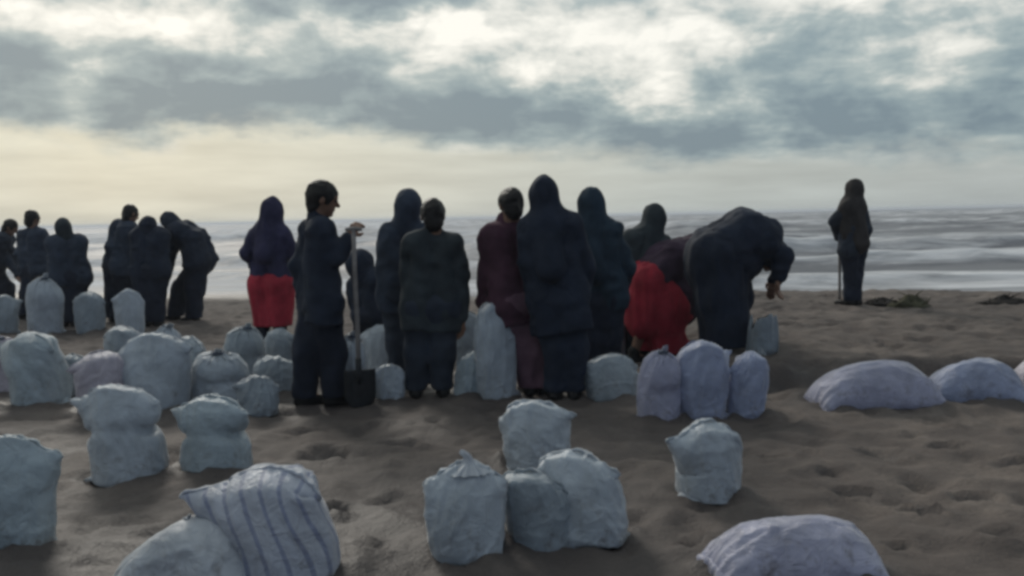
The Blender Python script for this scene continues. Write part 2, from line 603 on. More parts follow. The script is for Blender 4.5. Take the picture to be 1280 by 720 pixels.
xs = lines(-7.0, 7.0, 0.038, -1500, 1500, 1.12)
ys = lines(0.2, 13.0, 0.038, -900, 26, 1.10)
GX, GYs = np.meshgrid(xs, ys, indexing='ij')
GY = GYs - SHEAR * GX
GZ = terrain(GX, GY)
near = np.exp(-np.maximum(0, np.abs(GX) - 7) / 3) * (1 - sstep((shore_s(GX, GY) + 3.0) / 2.5)) * np.exp(-np.maximum(0, -GY) / 4)
rel = 0.020 * fbm(GX * 1.7, GY * 1.7, 0, 3, 2) + 0.024 * fbm(GX * 5.2, GY * 5.2, 0, 3, 9)
lump = np.maximum(0, vnoise(GX * 6.1, GY * 6.1, 0.7, 4)) ** 2
rel = rel + 0.024 * lump
clod = np.maximum(0, 0.55 - np.abs(fbm(GX * 4.4, GY * 4.4, 0.3, 3, 17)))
rel = rel + 0.027 * clod * np.clip(0.5 + fbm(GX * .8, GY * .8, 0, 2, 31), 0.1, 1)
# trampled footprints: dents with a pushed-up rim
for i in range(900):
    fx = random.uniform(-6, 6)
    fy = random.uniform(1.8, 12)
    ang = random.uniform(0, 3.14)
    l, w, dp = random.uniform(.11, .15), random.uniform(.045, .065), random.uniform(.008, .028)
    i0, i1 = np.searchsorted(xs, (fx - .35, fx + .35))
    j0, j1 = np.searchsorted(ys, (fy + SHEAR * fx - .45, fy + SHEAR * fx + .45))
    if i1 - i0 < 2 or j1 - j0 < 2:
        continue
    X, Y = GX[i0:i1, j0:j1] - fx, GY[i0:i1, j0:j1] - fy
    u, v = (X * math.cos(ang) + Y * math.sin(ang)) / l, (-X * math.sin(ang) + Y * math.cos(ang)) / w
    rr = np.sqrt(u * u + v * v)
    rel[i0:i1, j0:j1] += -dp * np.exp(-rr ** 3) + dp * 0.45 * np.exp(-((rr - 1.45) / 0.35) ** 2)
GZ = GZ + near * rel
vv = np.stack([GX, GY, GZ], -1).reshape(-1, 3)
beach = mesh_obj('beach', vv, grid_faces(*GX.shape), 'sand')
beach['kind'] = 'structure'
wet = sstep((shore_s(GX, GY) + 3.8 + 0.8 * fbm(GX * .4, GY * .4, 0, 3, 6)) / 2.5)
# damp sand turned up where the sacks are being filled
dug = sstep((1.6 - GX) / 1.6) * sstep((GY - 2.2) / 1.2) * sstep((9.5 - GY) / 2.5) * np.clip(0.62 + 0.6 * fbm(GX * .9, GY * 1.1, 0, 4, 21), 0, 1)
wet = np.maximum(wet, 0.9 * dug)
a_ = beach.data.attributes.new('wet', 'FLOAT', 'POINT')
a_.data.foreach_set('value', wet.ravel().astype(np.float32))

ss = lines(-2.5, 46, 0.14, -3, 3500, 1.035)
ts = lines(-40, 40, 0.42, -3500, 3500, 1.10)
T, S = np.meshgrid(ts, ss, indexing='ij')
nrm_ = math.sqrt(1 + SHEAR * SHEAR)
SX = (T + SHEAR * S) / nrm_
SY = SHORE + (S - SHEAR * T) / nrm_
SY = SY + 0
wob = 1.6 * vnoise(T * 0.07, 0.3) + 0.5 * vnoise(T * 0.25, 5.3)
zs = 0.05 * fbm(T * 0.35, S * 0.7, 0, 3, 3) * sstep((S + 1) / 4)
foam = np.zeros_like(S)
BRK = [(2.6, .16, 1.0), (8.5, .30, 1.4), (16.5, .36, 1.9), (29, .45, 2.6), (47, .50, 3.2), (72, .55, 4), (105, .6, 5), (150, .6, 6), (215, .6, 8), (310, .6, 10)]
for i, (s0, hgt, wd) in enumerate(BRK):
    c0 = s0 + wob * (1 + s0 * 0.03) + (1.5 + s0 * .05) * vnoise(T * (0.9 / (6 + s0)), i * 3.1 + .5)
    env = 0.55 + 0.45 * vnoise(T * (1.2 / (5 + s0 * .5)), i * 1.7 + 9)
    u = S - c0
    prof = np.where(u < 0, np.exp(-(u / (wd * .45)) ** 2), np.exp(-(u / (wd * 1.6)) ** 2))
    zs += 1.7 * hgt * env * prof * (1 + .35 * vnoise(T * .8, S * .6, i * 1.1))
    fw = np.where(u < 0, np.exp(-(u / (wd * .8)) ** 2), np.exp(-(u / (wd * 1.5)) ** 2))
    foam = np.maximum(foam, np.clip(0.25 + 0.85 * env, 0, 1) * fw)
foam = np.maximum(foam, 0.95 * np.exp(-((S - 1.8 - 0.6 * wob) / 2.3) ** 2))
foam = np.maximum(foam, 0.30 * sstep((S - 4) / 30) * (0.75 + 0.5 * vnoise(T * .02, S * .03, 2.0)))
edge = -0.4 + 0.9 * vnoise(T * 0.22, 8.8) + 0.4 * vnoise(T * 0.8, 2.8)
zs += SEA_Z + 0.03 - 0.10 * sstep((edge - S + .8) / 1.4)
vv = np.stack([SX, SY, zs], -1).reshape(-1, 3)
sea = mesh_obj('sea', vv, grid_faces(*S.shape), 'sea')
sea['kind'] = 'structure'
a_ = sea.data.attributes.new('foam', 'FLOAT', 'POINT')
a_.data.foreach_set('value', foam.ravel().astype(np.float32))


# ------------------------------------------------------------------ people
def frame(yaw, pitch):
    """facing: yaw 0 looks out to sea, 90 to the right; pitch bows the head"""
    y, p = R(yaw), R(pitch)
    fw = A3(math.sin(y) * math.cos(p), math.cos(y) * math.cos(p), -math.sin(p))
    rt = A3(math.cos(y), -math.sin(y), 0)
    return fw, rt, np.cross(rt, fw)


def hand_prims(wr, d, palm_n, side, curl):
    d = unit(d)
    palm_n = unit(palm_n - d * (palm_n @ d))
    s = np.cross(d, palm_n) * side
    P = [('c', wr - d * .02, wr + d * .03, .024, .026)]
    for j, off in enumerate((-.027, -.009, .009, .027)):
        base = wr + d * .085 + s * off
        P.append(('c', wr + d * .02 + s * off * .6, base, .015, .0125))
        L = (.036, .043, .046, .040)[j]
        dr, p = d, base
        for q in range(3):
            a = curl * (0.6 if q == 0 else 1.0)
            dr = unit(dr * math.cos(a) + palm_n * math.sin(a))
            nn = unit(palm_n - dr * (palm_n @ dr))
            palm_next = nn
            e = p + dr * L * (1, .72, .55)[q]
            P.append(('c', p, e, .0100 - q * .0008, .0095 - q * .0008))
            p = e
    tb = wr + d * .025 + s * .026
    t1 = tb + unit(d * .7 + s * .75 + palm_n * .35) * .042
    P.append(('c', tb, t1, .014, .011))
    P.append(('c', t1, t1 + unit(d + palm_n * (.3 + curl * .6) + s * .1) * .034, .0105, .0092))
    return P


def person(label, foot, yaw, head, hp, neck, pelvis, elL, wrL, elR, wrR, knL, anL, knR, anR,
           top='navy', bottom='char', cover='scarf', covm='black', dress=None, mid=None, hem=None, bulk=1.0,
           hi=False, curl=0.55, shw=0.150, hipw=0.095, rump=None, headyaw=None, longtop=0.0, scarf_len=0.30, seed=0, hsize=1.0, planted=True):
    g = ground_at(*foot)
    Y0 = g[1]

    def J(p):
        return on_plane(p[0], p[1], Y0 + (p[2] if len(p) > 2 else 0.0))
    fw, rt, up_ = frame(yaw, 0)
    hd, nk, pv = J(head), J(neck), J(pelvis)
    hfw, hrt, hup = frame(yaw if headyaw is None else headyaw, hp)
    spine = unit(nk - pv)
    md = J(mid) if mid else (nk + pv) / 2
    shc = nk - spine * 0.05
    tilt = unit(rt - spine * (rt @ spine))
    shL, shR = shc - tilt * shw, shc + tilt * shw
    hL, hR = pv - tilt * hipw, pv + tilt * hipw
    eL, wL, eR, wR = J(elL), J(wrL), J(elR), J(wrR)
    kL, aL, kR, aR = J(knL), J(anL), J(knR), J(anR)
    for a in (aL, aR):
        if planted:
            a[2] = float(terrain(a[0], a[1])) + 0.075
    root = thing('person', label, 'person', (g[0], g[1], float(terrain(g[0], g[1]))), 'people filling sacks on the beach')
    h = 0.0075 if hi else 0.0105
    # ---- body: one continuous surface, head to toes
    ax = (hrt, hfw, hup)
    hs = hsize
    P = [('e', hd + hup * .012 - hfw * .012, (.076 * hs, .094 * hs, .090 * hs), ax), ('e', hd - hup * .045 + hfw * .022, (.058, .066, .075), ax),
         ('c', hd + hfw * .088 - hup * .002, hd + hfw * .106 - hup * .030, .008, .0145),
         ('c', hd + hfw * .076 - hup * .062 - hrt * .018, hd + hfw * .076 - hup * .062 + hrt * .018, .011, .011),
         ('e', hd + hfw * .060 - hup * .100, (.026, .024, .020), ax),
         ('c', hd + hfw * .076 + hup * .022 - hrt * .04, hd + hfw * .076 + hup * .022 + hrt * .04, .015, .015)]
    for sgn in (-1, 1):
        P.append(('e', hd + hrt * sgn * .078 * hs - hup * .012 - hfw * .008, (.011, .020, .032), ax))
    P += [('-e', hd + hfw * .098 + hup * .000 + hrt * .032, (.018, .018, .012), ax), ('-e', hd + hfw * .098 + hup * .000 - hrt * .032, (.018, .018, .012), ax)]
    P += [('c', hd - hup * .06 - hfw * .02, nk, .056, .062), ('c', nk, shL + tilt * .03, .06, .055), ('c', nk, shR - tilt * .03, .06, .055),
          ('c', shc - spine * .06 - tilt * .07, md - tilt * .05, .085, .075), ('c', shc - spine * .06 + tilt * .07, md + tilt * .05, .085, .075),
          ('c', md - tilt * .03, pv - tilt * .025, .072, .072), ('c', md + tilt * .03, pv + tilt * .025, .072, .072)]
    for (s_, e_, w_, sgn) in ((shL, eL, wL, -1), (shR, eR, wR, 1)):
        P += [('c', s_, e_, .052, .040), ('c', e_, w_, .040, .027)]
        pn = -tilt * sgn * 0.6 + fw * 0.6
        P += hand_prims(w_, w_ - e_, pn, -sgn, curl)
    for (h_, k_, a_, sgn) in ((hL, kL, aL, -1), (hR, kR, aR, 1)):
        P += [('c', h_, k_, .082, .055), ('c', k_, a_, .055, .036), ('c', a_, a_ + fw * .15 + A3(0, 0, -.045), .036, .026), ('c', a_, a_ - fw * .03 + A3(0, 0, -.038), .034, .032)]
    sdf_obj('body', P, h, 'skin', root, k=0.014)
    for sgn in (-1, 1):
        c = hd + hfw * .080 + hrt * sgn * .031
        uvs = ico(0.0125)
        mesh_obj('eye', uvs[0] + c, uvs[1], 'eye', root)
    # ---- shoes
    for a_ in (aL, aR):
        sp = [('c', a_ + A3(0, 0, -.03), a_ + fw * .155 + A3(0, 0, -.045), .047, .036), ('c', a_ + A3(0, 0, -.03), a_ - fw * .04 + A3(0, 0, -.035), .047, .042),
              ('c', a_ + A3(0, 0, -.02), a_ + A3(0, 0, .04), .047, .05)]
        sdf_obj('shoe', sp, 0.012, 'shoe', root, k=0.02, cuts=[(a_ + A3(0, 0, -.080), A3(0, 0, -1))])
    # ---- lower garment
    b = bulk
    armb = 1 + (bulk - 1) * .45
    if dress is None:
        Q = []
        for (h_, k_, a_) in ((hL, kL, aL), (hR, kR, aR)):
            Q += [('c', h_ + (pv - h_) * .15, k_, .112 * b, .086 * b), ('c', k_, a_ + (k_ - a_) * .06, .086 * b, .074 * b)]
        Q += [('c', hL, hR, .115 * b, .115 * b)]
        sdf_obj('trousers', Q, 0.014, bottom, root, k=0.045, fold=.010, ffreq=(10, 10, 7), seed=seed,
                cuts=[(A3(0, 0, min(aL[2], aR[2]) - .015), A3(0, 0, -1))])
    else:
        hm = J(hem)
        wd = dress          # half width at hem
        Q = [('c', hL, hR, .125 * b, .125 * b)]
        for s0, sg in ((hL, -1), (hR, 1)):
            Q += [('c', s0, hm + tilt * sg * wd * .55 + fw * .03, .115 * b, wd * .55), ('c', s0, hm + tilt * sg * wd * .4 - fw * .05, .11 * b, wd * .5)]
            kn = kL if sg < 0 else kR
            if kn[2] > hm[2] - .05:
                Q += [('c', s0, kn, .11 * b, .10 * b)]
        if rump:
            Q += [('e', J(rump[:2]), (rump[2], rump[2] * .9, rump[2] * .95), None)]
        low = hm[2]
        sdf_obj('skirt', Q, 0.014, bottom, root, k=0.06, fold=.014, ffreq=(13, 13, 2.2), seed=seed, cuts=[(A3(0, 0, low), A3(0, 0, -1))])
        if low - min(aL[2], aR[2]) > .12:
            Q = []
            for (h_, k_, a_) in ((hL, kL, aL), (hR, kR, aR)):
                Q += [('c', k_ + (h_ - k_) * .4, k_, .075, .066), ('c', k_, a_ + (k_ - a_) * .06, .066, .052)]
            sdf_obj('leggings', Q, 0.014, 'black', root, k=0.03, fold=.006, seed=seed + 2)
    # ---- jacket / tunic
    Q = [('c', shL + tilt * .05 - spine * .02, md - tilt * .068, .100 * b, .106 * b), ('c', shR - tilt * .05 - spine * .02, md + tilt * .068, .100 * b, .106 * b),
         ('c', md - tilt * .068, hL - tilt * .01, .106 * b, .122 * b), ('c', md + tilt * .068, hR + tilt * .01, .106 * b, .122 * b),
         ('c', nk - spine * .02, shL, .075, .070 * b), ('c', nk - spine * .02, shR, .075, .070 * b), ('c', nk - spine * .05, nk + spine * .05, .080, .072)]
    if longtop:
        dn = A3(0, 0, -1) * longtop
        kk = (0.6 * ((kL + kR) / 2 - pv))
        dn = unit(kk) * longtop
        Q += [('c', hL, hL + dn * 1.6, .120 * b, .118 * b), ('c', hR, hR + dn * 1.6, .120 * b, .118 * b), ('cut', pv + dn * 1.1, unit(dn))]
    else:
        if rump:
            Q += [('e', J(rump[:2]) + spine * .17, (rump[2] * .86, rump[2] * .84, rump[2] * .86), None)]
        Q += [('cut', pv + spine * (.03 if rump else -.09), -spine)]
    for (s_, e_, w_) in ((shL, eL, wL), (shR, eR, wR)):
        we = e_ + (w_ - e_) * .93
        Q += [('c', s_, e_, .070 * armb, .060 * armb), ('c', e_, we, .060 * armb, .048 * armb)]
    sdf_obj('jacket' if dress is None else 'tunic', Q, 0.013, top, root, k=0.024, fold=.013, ffreq=(9, 9, 8), seed=seed + 1)
    # ---- head cover
    if cover == 'hair':
        Q = [('e', hd + hup * .022 - hfw * .020, (.088 * hs, .104 * hs, .098 * hs), ax), ('e', hd - hup * .045 - hfw * .055, (.070, .058, .085), ax),
             ('-e', hd + hfw * .125 - hup * .035, (.105, .10, .085), ax)]
        sdf_obj('hair', Q, 0.009, 'hair', root, k=0.02, fold=.006, ffreq=(22, 22, 16), seed=seed)
    elif cover == 'hood':
        Q = [('e', hd + hup * .020 - hfw * .018, (.100 * hs, .116 * hs, .112 * hs), ax), ('c', hd - hup * .03 - hfw * .03, nk - spine * .02, .098, .105),
             ('c', nk - spine * .02 - tilt * .05, nk - spine * .02 + tilt * .05, .085, .085), ('-e', hd + hfw * .135 - hup * .02, (.070, .085, .09), ax)]
        sdf_obj('hood', Q, 0.011, covm, root, k=0.04, fold=.006, ffreq=(12, 12, 9), seed=seed)
    elif cover == 'scarf':
        sl = scarf_len
        Q = [('e', hd + hup * .018 - hfw * .014, (.094 * hs, .112 * hs, .108 * hs), ax), ('c', hd - hup * .03 - hfw * .012, nk, .100, .125),
             ('c', nk, shL - spine * .02 + tilt * .02, .095, .088), ('c', nk, shR - spine * .02 - tilt * .02, .095, .088),
             ('c', nk - fw * .02, nk - spine * sl - fw * .09, .10, .11), ('c', nk + fw * .02, nk - spine * sl * .8 + fw * .10, .10, .10),
             ('c', shL + tilt * .05, shL - spine * sl * .7 + tilt * .05, .095, .085), ('c', shR - tilt * .05, shR - spine * sl * .7 - tilt * .05, .095, .085),
             ('-e', hd + hfw * .130 - hup * .012, (.058, .070, .078), ax)]
        sdf_obj('headscarf', Q, 0.012, covm, root, k=0.05, fold=.009, ffreq=(13, 13, 5), seed=seed)
    return root


def ico(r):
    bm = bmesh.new()
    bmesh.ops.create_icosphere(bm, subdivisions=2, radius=r)
    v = np.array([x.co[:] for x in bm.verts])
    f = [[x.index for x in q.verts] for q in bm.faces]
    bm.free()
    return v, f


# far group on the left, working round their sacks by the waterline
person('person in dark clothes bent with one arm out towards the pair with the peaked sack', (0, 392), 75, (14, 284), 35, (6, 295), (-10, 335), (8, 322), (22, 345, -.1), (20, 320, .2), (26, 342, .2),
       (-4, 362), (-8, 392), (8, 360, .2), (12, 384, .25), top='char', bottom='black', cover='hair', bulk=1.35, seed=1)
person('bare headed person in dark jacket, legs apart, holding a sack with a hooded partner', (40, 398), 25, (41, 273), 10, (41, 290), (44, 337), (24, 317), (34, 344, .2), (60, 316), (60, 345, .2),
       (37, 364), (30, 396), (52, 366), (52, 397), top='slate', bottom='black', cover='hair', bulk=1.38, seed=2)
person('hooded person in broad dark jacket stooping beside the bare headed one', (86, 408), -25, (79, 285), 25, (83, 299), (87, 347), (66, 322, .2), (68, 350, .3), (103, 327), (98, 354, .1),
       (78, 375), (81, 405), (93, 375), (92, 407), top='slate', bottom='black', cover='hood', covm='olive', bulk=1.5, seed=3)
person('person with short dark hair leaning forward behind the upright grey sack', (148, 402), 40, (164, 267), 20, (157, 282), (150, 334), (138, 310, -.1), (150, 345, .1), (175, 312, .1), (172, 342, .2),
       (143, 366), (143, 400), (157, 366), (158, 402), top='slate', bottom='black', cover='hair', bulk=1.5, seed=4)
person('dark clad person squeezed in between two stooping helpers, head low', (187, 408), 5, (186, 283), 45, (187, 290), (188, 338), (170, 315), (174, 345, .2), (204, 315), (200, 345, .2),
       (180, 370), (181, 406), (194, 370), (196, 408), top='ink', bottom='black', cover='hood', covm='ink', bulk=1.45, seed=5)
person('hooded person bent over sideways with a rounded back, legs apart, facing the leaning helper', (236, 402), -80, (211, 277), 40, (224, 284), (250, 326), (208, 312, -.1), (203, 342, -.1), (216, 312, .2), (208, 345, .25),
       (243, 362, -.1), (243, 402, -.1), (228, 360, .2), (219, 398, .2), top='ink', bottom='black', cover='hood', covm='char', bulk=1.5, mid=(244, 300), seed=6)

# the group in the middle
person('person in navy jacket and red skirt beside the man with the spade', (338, 446), 15, (341, 263), 15, (338, 287), (339, 356), (307, 318), (326, 344, .25), (367, 322), (358, 348, .25),
       (329, 405), (331, 443), (350, 403), (351, 441), top='violet', bottom='red', cover='scarf', covm='violet', dress=.145, hem=(341, 407), bulk=1.0, scarf_len=.22, seed=7)
person('man in long dark coat and loose trousers leaning on an upright spade', (400, 507), 62, (405, 248), 14, (397, 279), (401, 378), (372, 330, .05), (383, 372, .2), (419, 322, -.12), (436, 296, -.05),
       (383, 440), (381, 502), (416, 440), (417, 500), top='ink', bottom='black', cover='hair', bulk=1.12, longtop=.12, hi=True, curl=.95, headyaw=80, seed=8, hsize=1.08)
person('dark clad person crouching over sacks behind the upright spade', (464, 462), 40, (451, 331), 55, (456, 345), (466, 392), (441, 365, .1), (446, 395, .2), (478, 368), (470, 400, .15),
       (455, 415, .2), (452, 458), (480, 415, .2), (478, 460), top='ink', bottom='black', cover='hood', covm='ink', seed=9)
person('person in dark hooded jacket standing close behind a bare headed companion', (510, 482), 8, (511, 257), 12, (508, 284), (507, 370), (480, 332), (483, 386, .05), (533, 330), (528, 376, .1),
       (499, 428), (497, 480), (521, 428), (521, 482), top='slate', bottom='char', cover='hood', covm='slate', longtop=.1, hi=True, bulk=1.1, seed=10)
person('bare headed person in long charcoal coat with both arms hanging', (538, 497), -8, (541, 269), 12, (542, 295), (540, 382), (509, 342), (511, 394, .02), (577, 345), (577, 398, .02),
       (521, 440), (520, 494), (553, 440), (554, 496), top='olive', bottom='char', cover='hair', longtop=.16, bulk=1.05, hi=True, seed=11)
person('person in maroon tunic and mauve trousers holding up a tall sack', (660, 494), -20, (638, 256), 15, (636, 284), (648, 380), (607, 335), (604, 380, .1), (655, 345, .2), (640, 385, .3),
       (656, 435), (662, 490), (670, 435), (680, 493), top='maroon', bottom='mauve', cover='hair', bulk=1.12, longtop=.12, hi=True, seed=12)
person('tall person in long dark tunic and headscarf between maroon and dark helpers', (706, 500), 12, (680, 242), 8, (685, 273), (697, 372), (660, 330), (668, 380, .2), (733, 332), (728, 388, .1),
       (696, 435), (694, 496), (718, 435), (718, 498), top='ink', bottom='ink', cover='scarf', covm='ink', bulk=1.06, longtop=.22, scarf_len=.34, hi=True, seed=13)
person('person in peaked dark headscarf standing behind the tall person in a tunic', (748, 470), 10, (739, 254), 12, (742, 283), (748, 374), (714, 332), (724, 370, .2), (784, 334), (774, 372, .2),
       (738, 420), (736, 466), (760, 420), (762, 468), top='teal', bottom='black', cover='scarf', covm='teal', bulk=1.25, scarf_len=.36, seed=14)
person('headscarfed person looking on from behind the one bent in red', (800, 448), -15, (817, 272), 20, (810, 295), (797, 366), (768, 320), (776, 352, .2), (836, 330), (822, 362, .2),
       (788, 405), (786, 444), (806, 405), (808, 446), top='olive', bottom='char', cover='scarf', covm='olive', bulk=1.3, scarf_len=.30, seed=15)
person('person bent double in plum jacket and bright red skirt', (808, 452), 66, (896, 330, .45), 75, (874, 308, .25), (806, 352), (884, 352, .0), (884, 390, .15), (888, 352, .45), (890, 390, .5),
       (804, 405, -.12), (792, 448, -.15), (836, 405, .15), (828, 446, .2), top='plum', bottom='red', cover='scarf', covm='plum', dress=.25, hem=(830, 438), bulk=1.36, mid=(838, 322), scarf_len=.16, rump=(821, 384, .32), seed=16)
person('broad person in black robe bowed low with rounded back, reaching down', (906, 436), 72, (968, 322, .02), 72, (958, 292), (894, 318), (979, 318, -.15), (974, 347, -.12), (977, 320, .30), (968, 350, .30),
       (898, 372, -.12), (891, 432, -.12), (918, 372, .15), (924, 434, .18), top='ink', bottom='ink', cover='scarf', covm='ink', dress=.27, hem=(906, 430), bulk=1.68, mid=(929, 288), scarf_len=.2, hi=True, rump=(896, 330, .26), seed=17)
person('slim person in long headscarf standing alone near the water with a stick', (1066, 382), -35, (1067, 237), 8, (1066, 255), (1066, 313), (1042, 277), (1050, 298, .1), (1084, 287), (1078, 312, .1),
       (1063, 348), (1061, 379), (1070, 348), (1070, 381), top='char', bottom='black', cover='scarf', covm='brown', scarf_len=.46, bulk=0.92, hi=True, curl=.9, seed=18)


# ------------------------------------------------------------------ tools
def tube(pts, radii, n=10):
    pts = [np.asarray(p, float) for p in pts]
    V, F = [], []
    for i, p in enumerate(pts):
        d = unit(pts[min(i + 1, len(pts) - 1)] - pts[max(i - 1, 0)])
        a = unit(np.cross(d, A3(0.3, 1, 0.2)))
        b_ = np.cross(d, a)
        for j in range(n):
            th = 2 * math.pi * j / n
            V.append(p + (a * math.cos(th) + b_ * math.sin(th)) * radii[i])
    for i in range(len(pts) - 1):
        for j in range(n):
            F.append([i * n + j, i * n + (j + 1) % n, (i + 1) * n + (j + 1) % n, (i + 1) * n + j])
    F.append(list(range(n))[::-1])
    F.append([(len(pts) - 1) * n + j for j in range(n)])
    return V, F


def spade(label, top_px, foot_px, Yoff=0.0, blade=True):
    g = ground_at(*foot_px)
    Y = g[1] + Yoff
    a = on_plane(top_px[0], top_px[1], Y)
    b_ = on_plane(foot_px[0], foot_px[1], Y)
    b_[2] = float(terrain(b_[0], b_[1])) - .01
    root = thing('spade' if blade else 'walking_stick', label, 'spade' if blade else 'stick', b_)
    d = unit(a - b_)
    sb = b_ + d * .27 if blade else b_
    V, F = tube([sb - d * .03, sb + (a - sb) * .3 + A3(.003, 0, 0), sb + (a - sb) * .7 - A3(.003, 0, 0), a], [.017, .0165, .016, .015])
    mesh_obj('shaft', V, F, 'wood', root)
    V, F = tube([a - A3(.055, .01, 0), a - A3(.02, 0, -.005), a + A3(.02, 0, .005), a + A3(.055, .01, 0)], [.013, .016, .016, .013])
    mesh_obj('grip' if blade else 'crook', V, F, 'wood', root)
    if blade:
        # dished blade with a pointed foot and a folded socket
        nu, nv = 13, 15
        V, F = [], []
        for side in (0, 1):
            for j in range(nv):
                v = j / (nv - 1)
                w = .105 * (1 if v < .62 else math.sqrt(max(0, 1 - ((v - .62) / .40) ** 2)))
                for i in range(nu):
                    u = i / (nu - 1) * 2 - 1
                    p = b_ + d * (.28 * (1 - v)) + A3(1, .25, 0) * (u * w)
                    p = p + A3(0, 1, 0) * (.03 * u * u - .012 * math.cos(u * 9) * (1 - v) - .004 * side)
                    V.append(p)
        nn = nu * nv
        for j in range(nv - 1):
            for i in range(nu - 1):
                q = [j * nu + i, j * nu + i + 1, (j + 1) * nu + i + 1, (j + 1) * nu + i]
                F.append(q)
                F.append([nn + k for k in q[::-1]])
        rim = [i for i in range(nu)] + [j * nu + nu - 1 for j in range(1, nv)] + [(nv - 1) * nu + i for i in range(nu - 2, -1, -1)] + [j * nu for j in range(nv - 2, 0, -1)]
        for i in range(len(rim)):
            p, q = rim[i], rim[(i + 1) % len(rim)]
            F.append([p, nn + p, nn + q, q])
        bl = mesh_obj('blade', V, F, 'steel', root)
        V, F = tube([b_ + d * .18, b_ + d * .25, b_ + d * .36], [.014, .021, .022])
        mesh_obj('socket', V, F, 'steel', root)
    return root


spade('dark bladed spade with pale wooden shaft stood upright in the sand', (442, 287), (450, 510), -.02)
spade('thin walking stick held beside the person standing alone near the water', (1050, 294), (1049, 382), .06, blade=False)


# ------------------------------------------------------------------ sacks
NU = 112


def lathe(rings, name, mat, parent, sup=2.4, seed=0, amp=.012, pleat=0.0, closed_top=True, rot=0.0, aspect=.85, flat_top=None, nfreq=7.0, vpleat=None, thick=0.0, ztilt=0.0, rimvar=0.0):
    """rings: list of (cx, cy, z, r); cross-section is a soft square; noise dents everywhere, pleats where asked"""
    th = np.linspace(0, 2 * math.pi, NU, endpoint=False)
    cx_, sx_ = np.cos(th), np.sin(th)
    rad = (np.abs(cx_) ** sup + np.abs(sx_) ** sup) ** (-1 / sup)
    K = 7
    rr = np.array(rings, float)
    # resample smoothly (Catmull-Rom)
    n = len(rr)
    out = []
    for i in range(n - 1):
        p0, p1, p2, p3 = rr[max(i - 1, 0)], rr[i], rr[i + 1], rr[min(i + 2, n - 1)]
        for q in range(K):
            tt = q / K
            out.append(0.5 * (2 * p1 + (p2 - p0) * tt + (2 * p0 - 5 * p1 + 4 * p2 - p3) * tt ** 2 + (3 * p1 - p0 - 3 * p2 + p3) * tt ** 3))
    out.append(rr[-1])
    out = np.array(out)
    out[:, 3] = np.maximum(out[:, 3], .004)
    V, UV = [], []
    m = len(out)
    phase = np.random.default_rng(seed + 50).random(8) * 6.28
    for j, (x, y, z, r) in enumerate(out):
        lx, ly = r * rad * cx_, r * rad * sx_ * aspect
        nz = fbm(lx * nfreq + seed, ly * nfreq, z * nfreq, 4, seed)
        crease = -np.abs(fbm(lx * 5 + 9, ly * 5, z * 3.2 + seed, 2, seed + 2))
        w = min(1, r / .06)
        pl = pleat if vpleat is None else vpleat(j / (m - 1)) * pleat
        pk = np.cos(11 * th + phase[0] + 1.5 * np.sin(th + phase[1])) * .6 + np.cos(19 * th + phase[2]) * .4
        big = fbm(cx_ * 1.1 + seed * 3, sx_ * 1.1, z * 3.5, 2, seed + 11)
        rid = 1 - np.abs(vnoise(th * 3.4 + z * 6 + seed, z * 9 + sx_ * 2, seed)) * 2
        hv = j / (m - 1)
        # long limp creases running down from the mouth, and short cross wrinkles in the sag
        fa = 1 - 2.2 * np.abs(vnoise(cx_ * 2.7 + seed, sx_ * 2.7 + z * 1.2, z * 2.0 + seed, seed + 21))
        fb = 1 - 2.4 * np.abs(vnoise(cx_ * 1.9 + z * 4, sx_ * 1.9, z * 13 + seed, seed + 23))
        dr = (amp * nz * .8 + amp * .8 * crease + amp * .9 * big + amp * (.10 + 1.0 * hv) * fa + amp * .40 * fb + amp * .3 * np.maximum(rid, 0) ** 3) * w + pl * pk * r
        lx, ly = lx + cx_ * dr, ly + sx_ * dr
        c, s = math.cos(rot), math.sin(rot)
        X, Y = x + lx * c - ly * s, y + lx * s + ly * c
        Z = z + amp * .8 * fbm(lx * 4, ly * 4, z * 4 + 3, 2, seed + 7) * w * min(1, j / 14) + ztilt * lx + rimvar * (j / (m - 1)) ** 2 * vnoise(cx_ * 1.2 + seed, sx_ * 1.2, seed)
        V.append(np.stack([X, Y, Z], -1))
        UV.append(np.stack([th / (2 * math.pi), np.full(NU, j / (m - 1))], -1))
    V, UV = np.concatenate(V), np.concatenate(UV)
    F = []
    for j in range(m - 1):
        for i in range(NU):
            F.append([j * NU + i, j * NU + (i + 1) % NU, (j + 1) * NU + (i + 1) % NU, (j + 1) * NU + i])
    F.append(list(range(NU))[::-1])
    if closed_top:
        F.append([(m - 1) * NU + i for i in range(NU)])
    o = mesh_obj(name, V, F, mat, None, uv=UV)
    if parent:
        o.parent = parent
    if thick:
        md = o.modifiers.new('thickness', 'SOLIDIFY')
        md.thickness = thick
        md.offset = 0
    return o


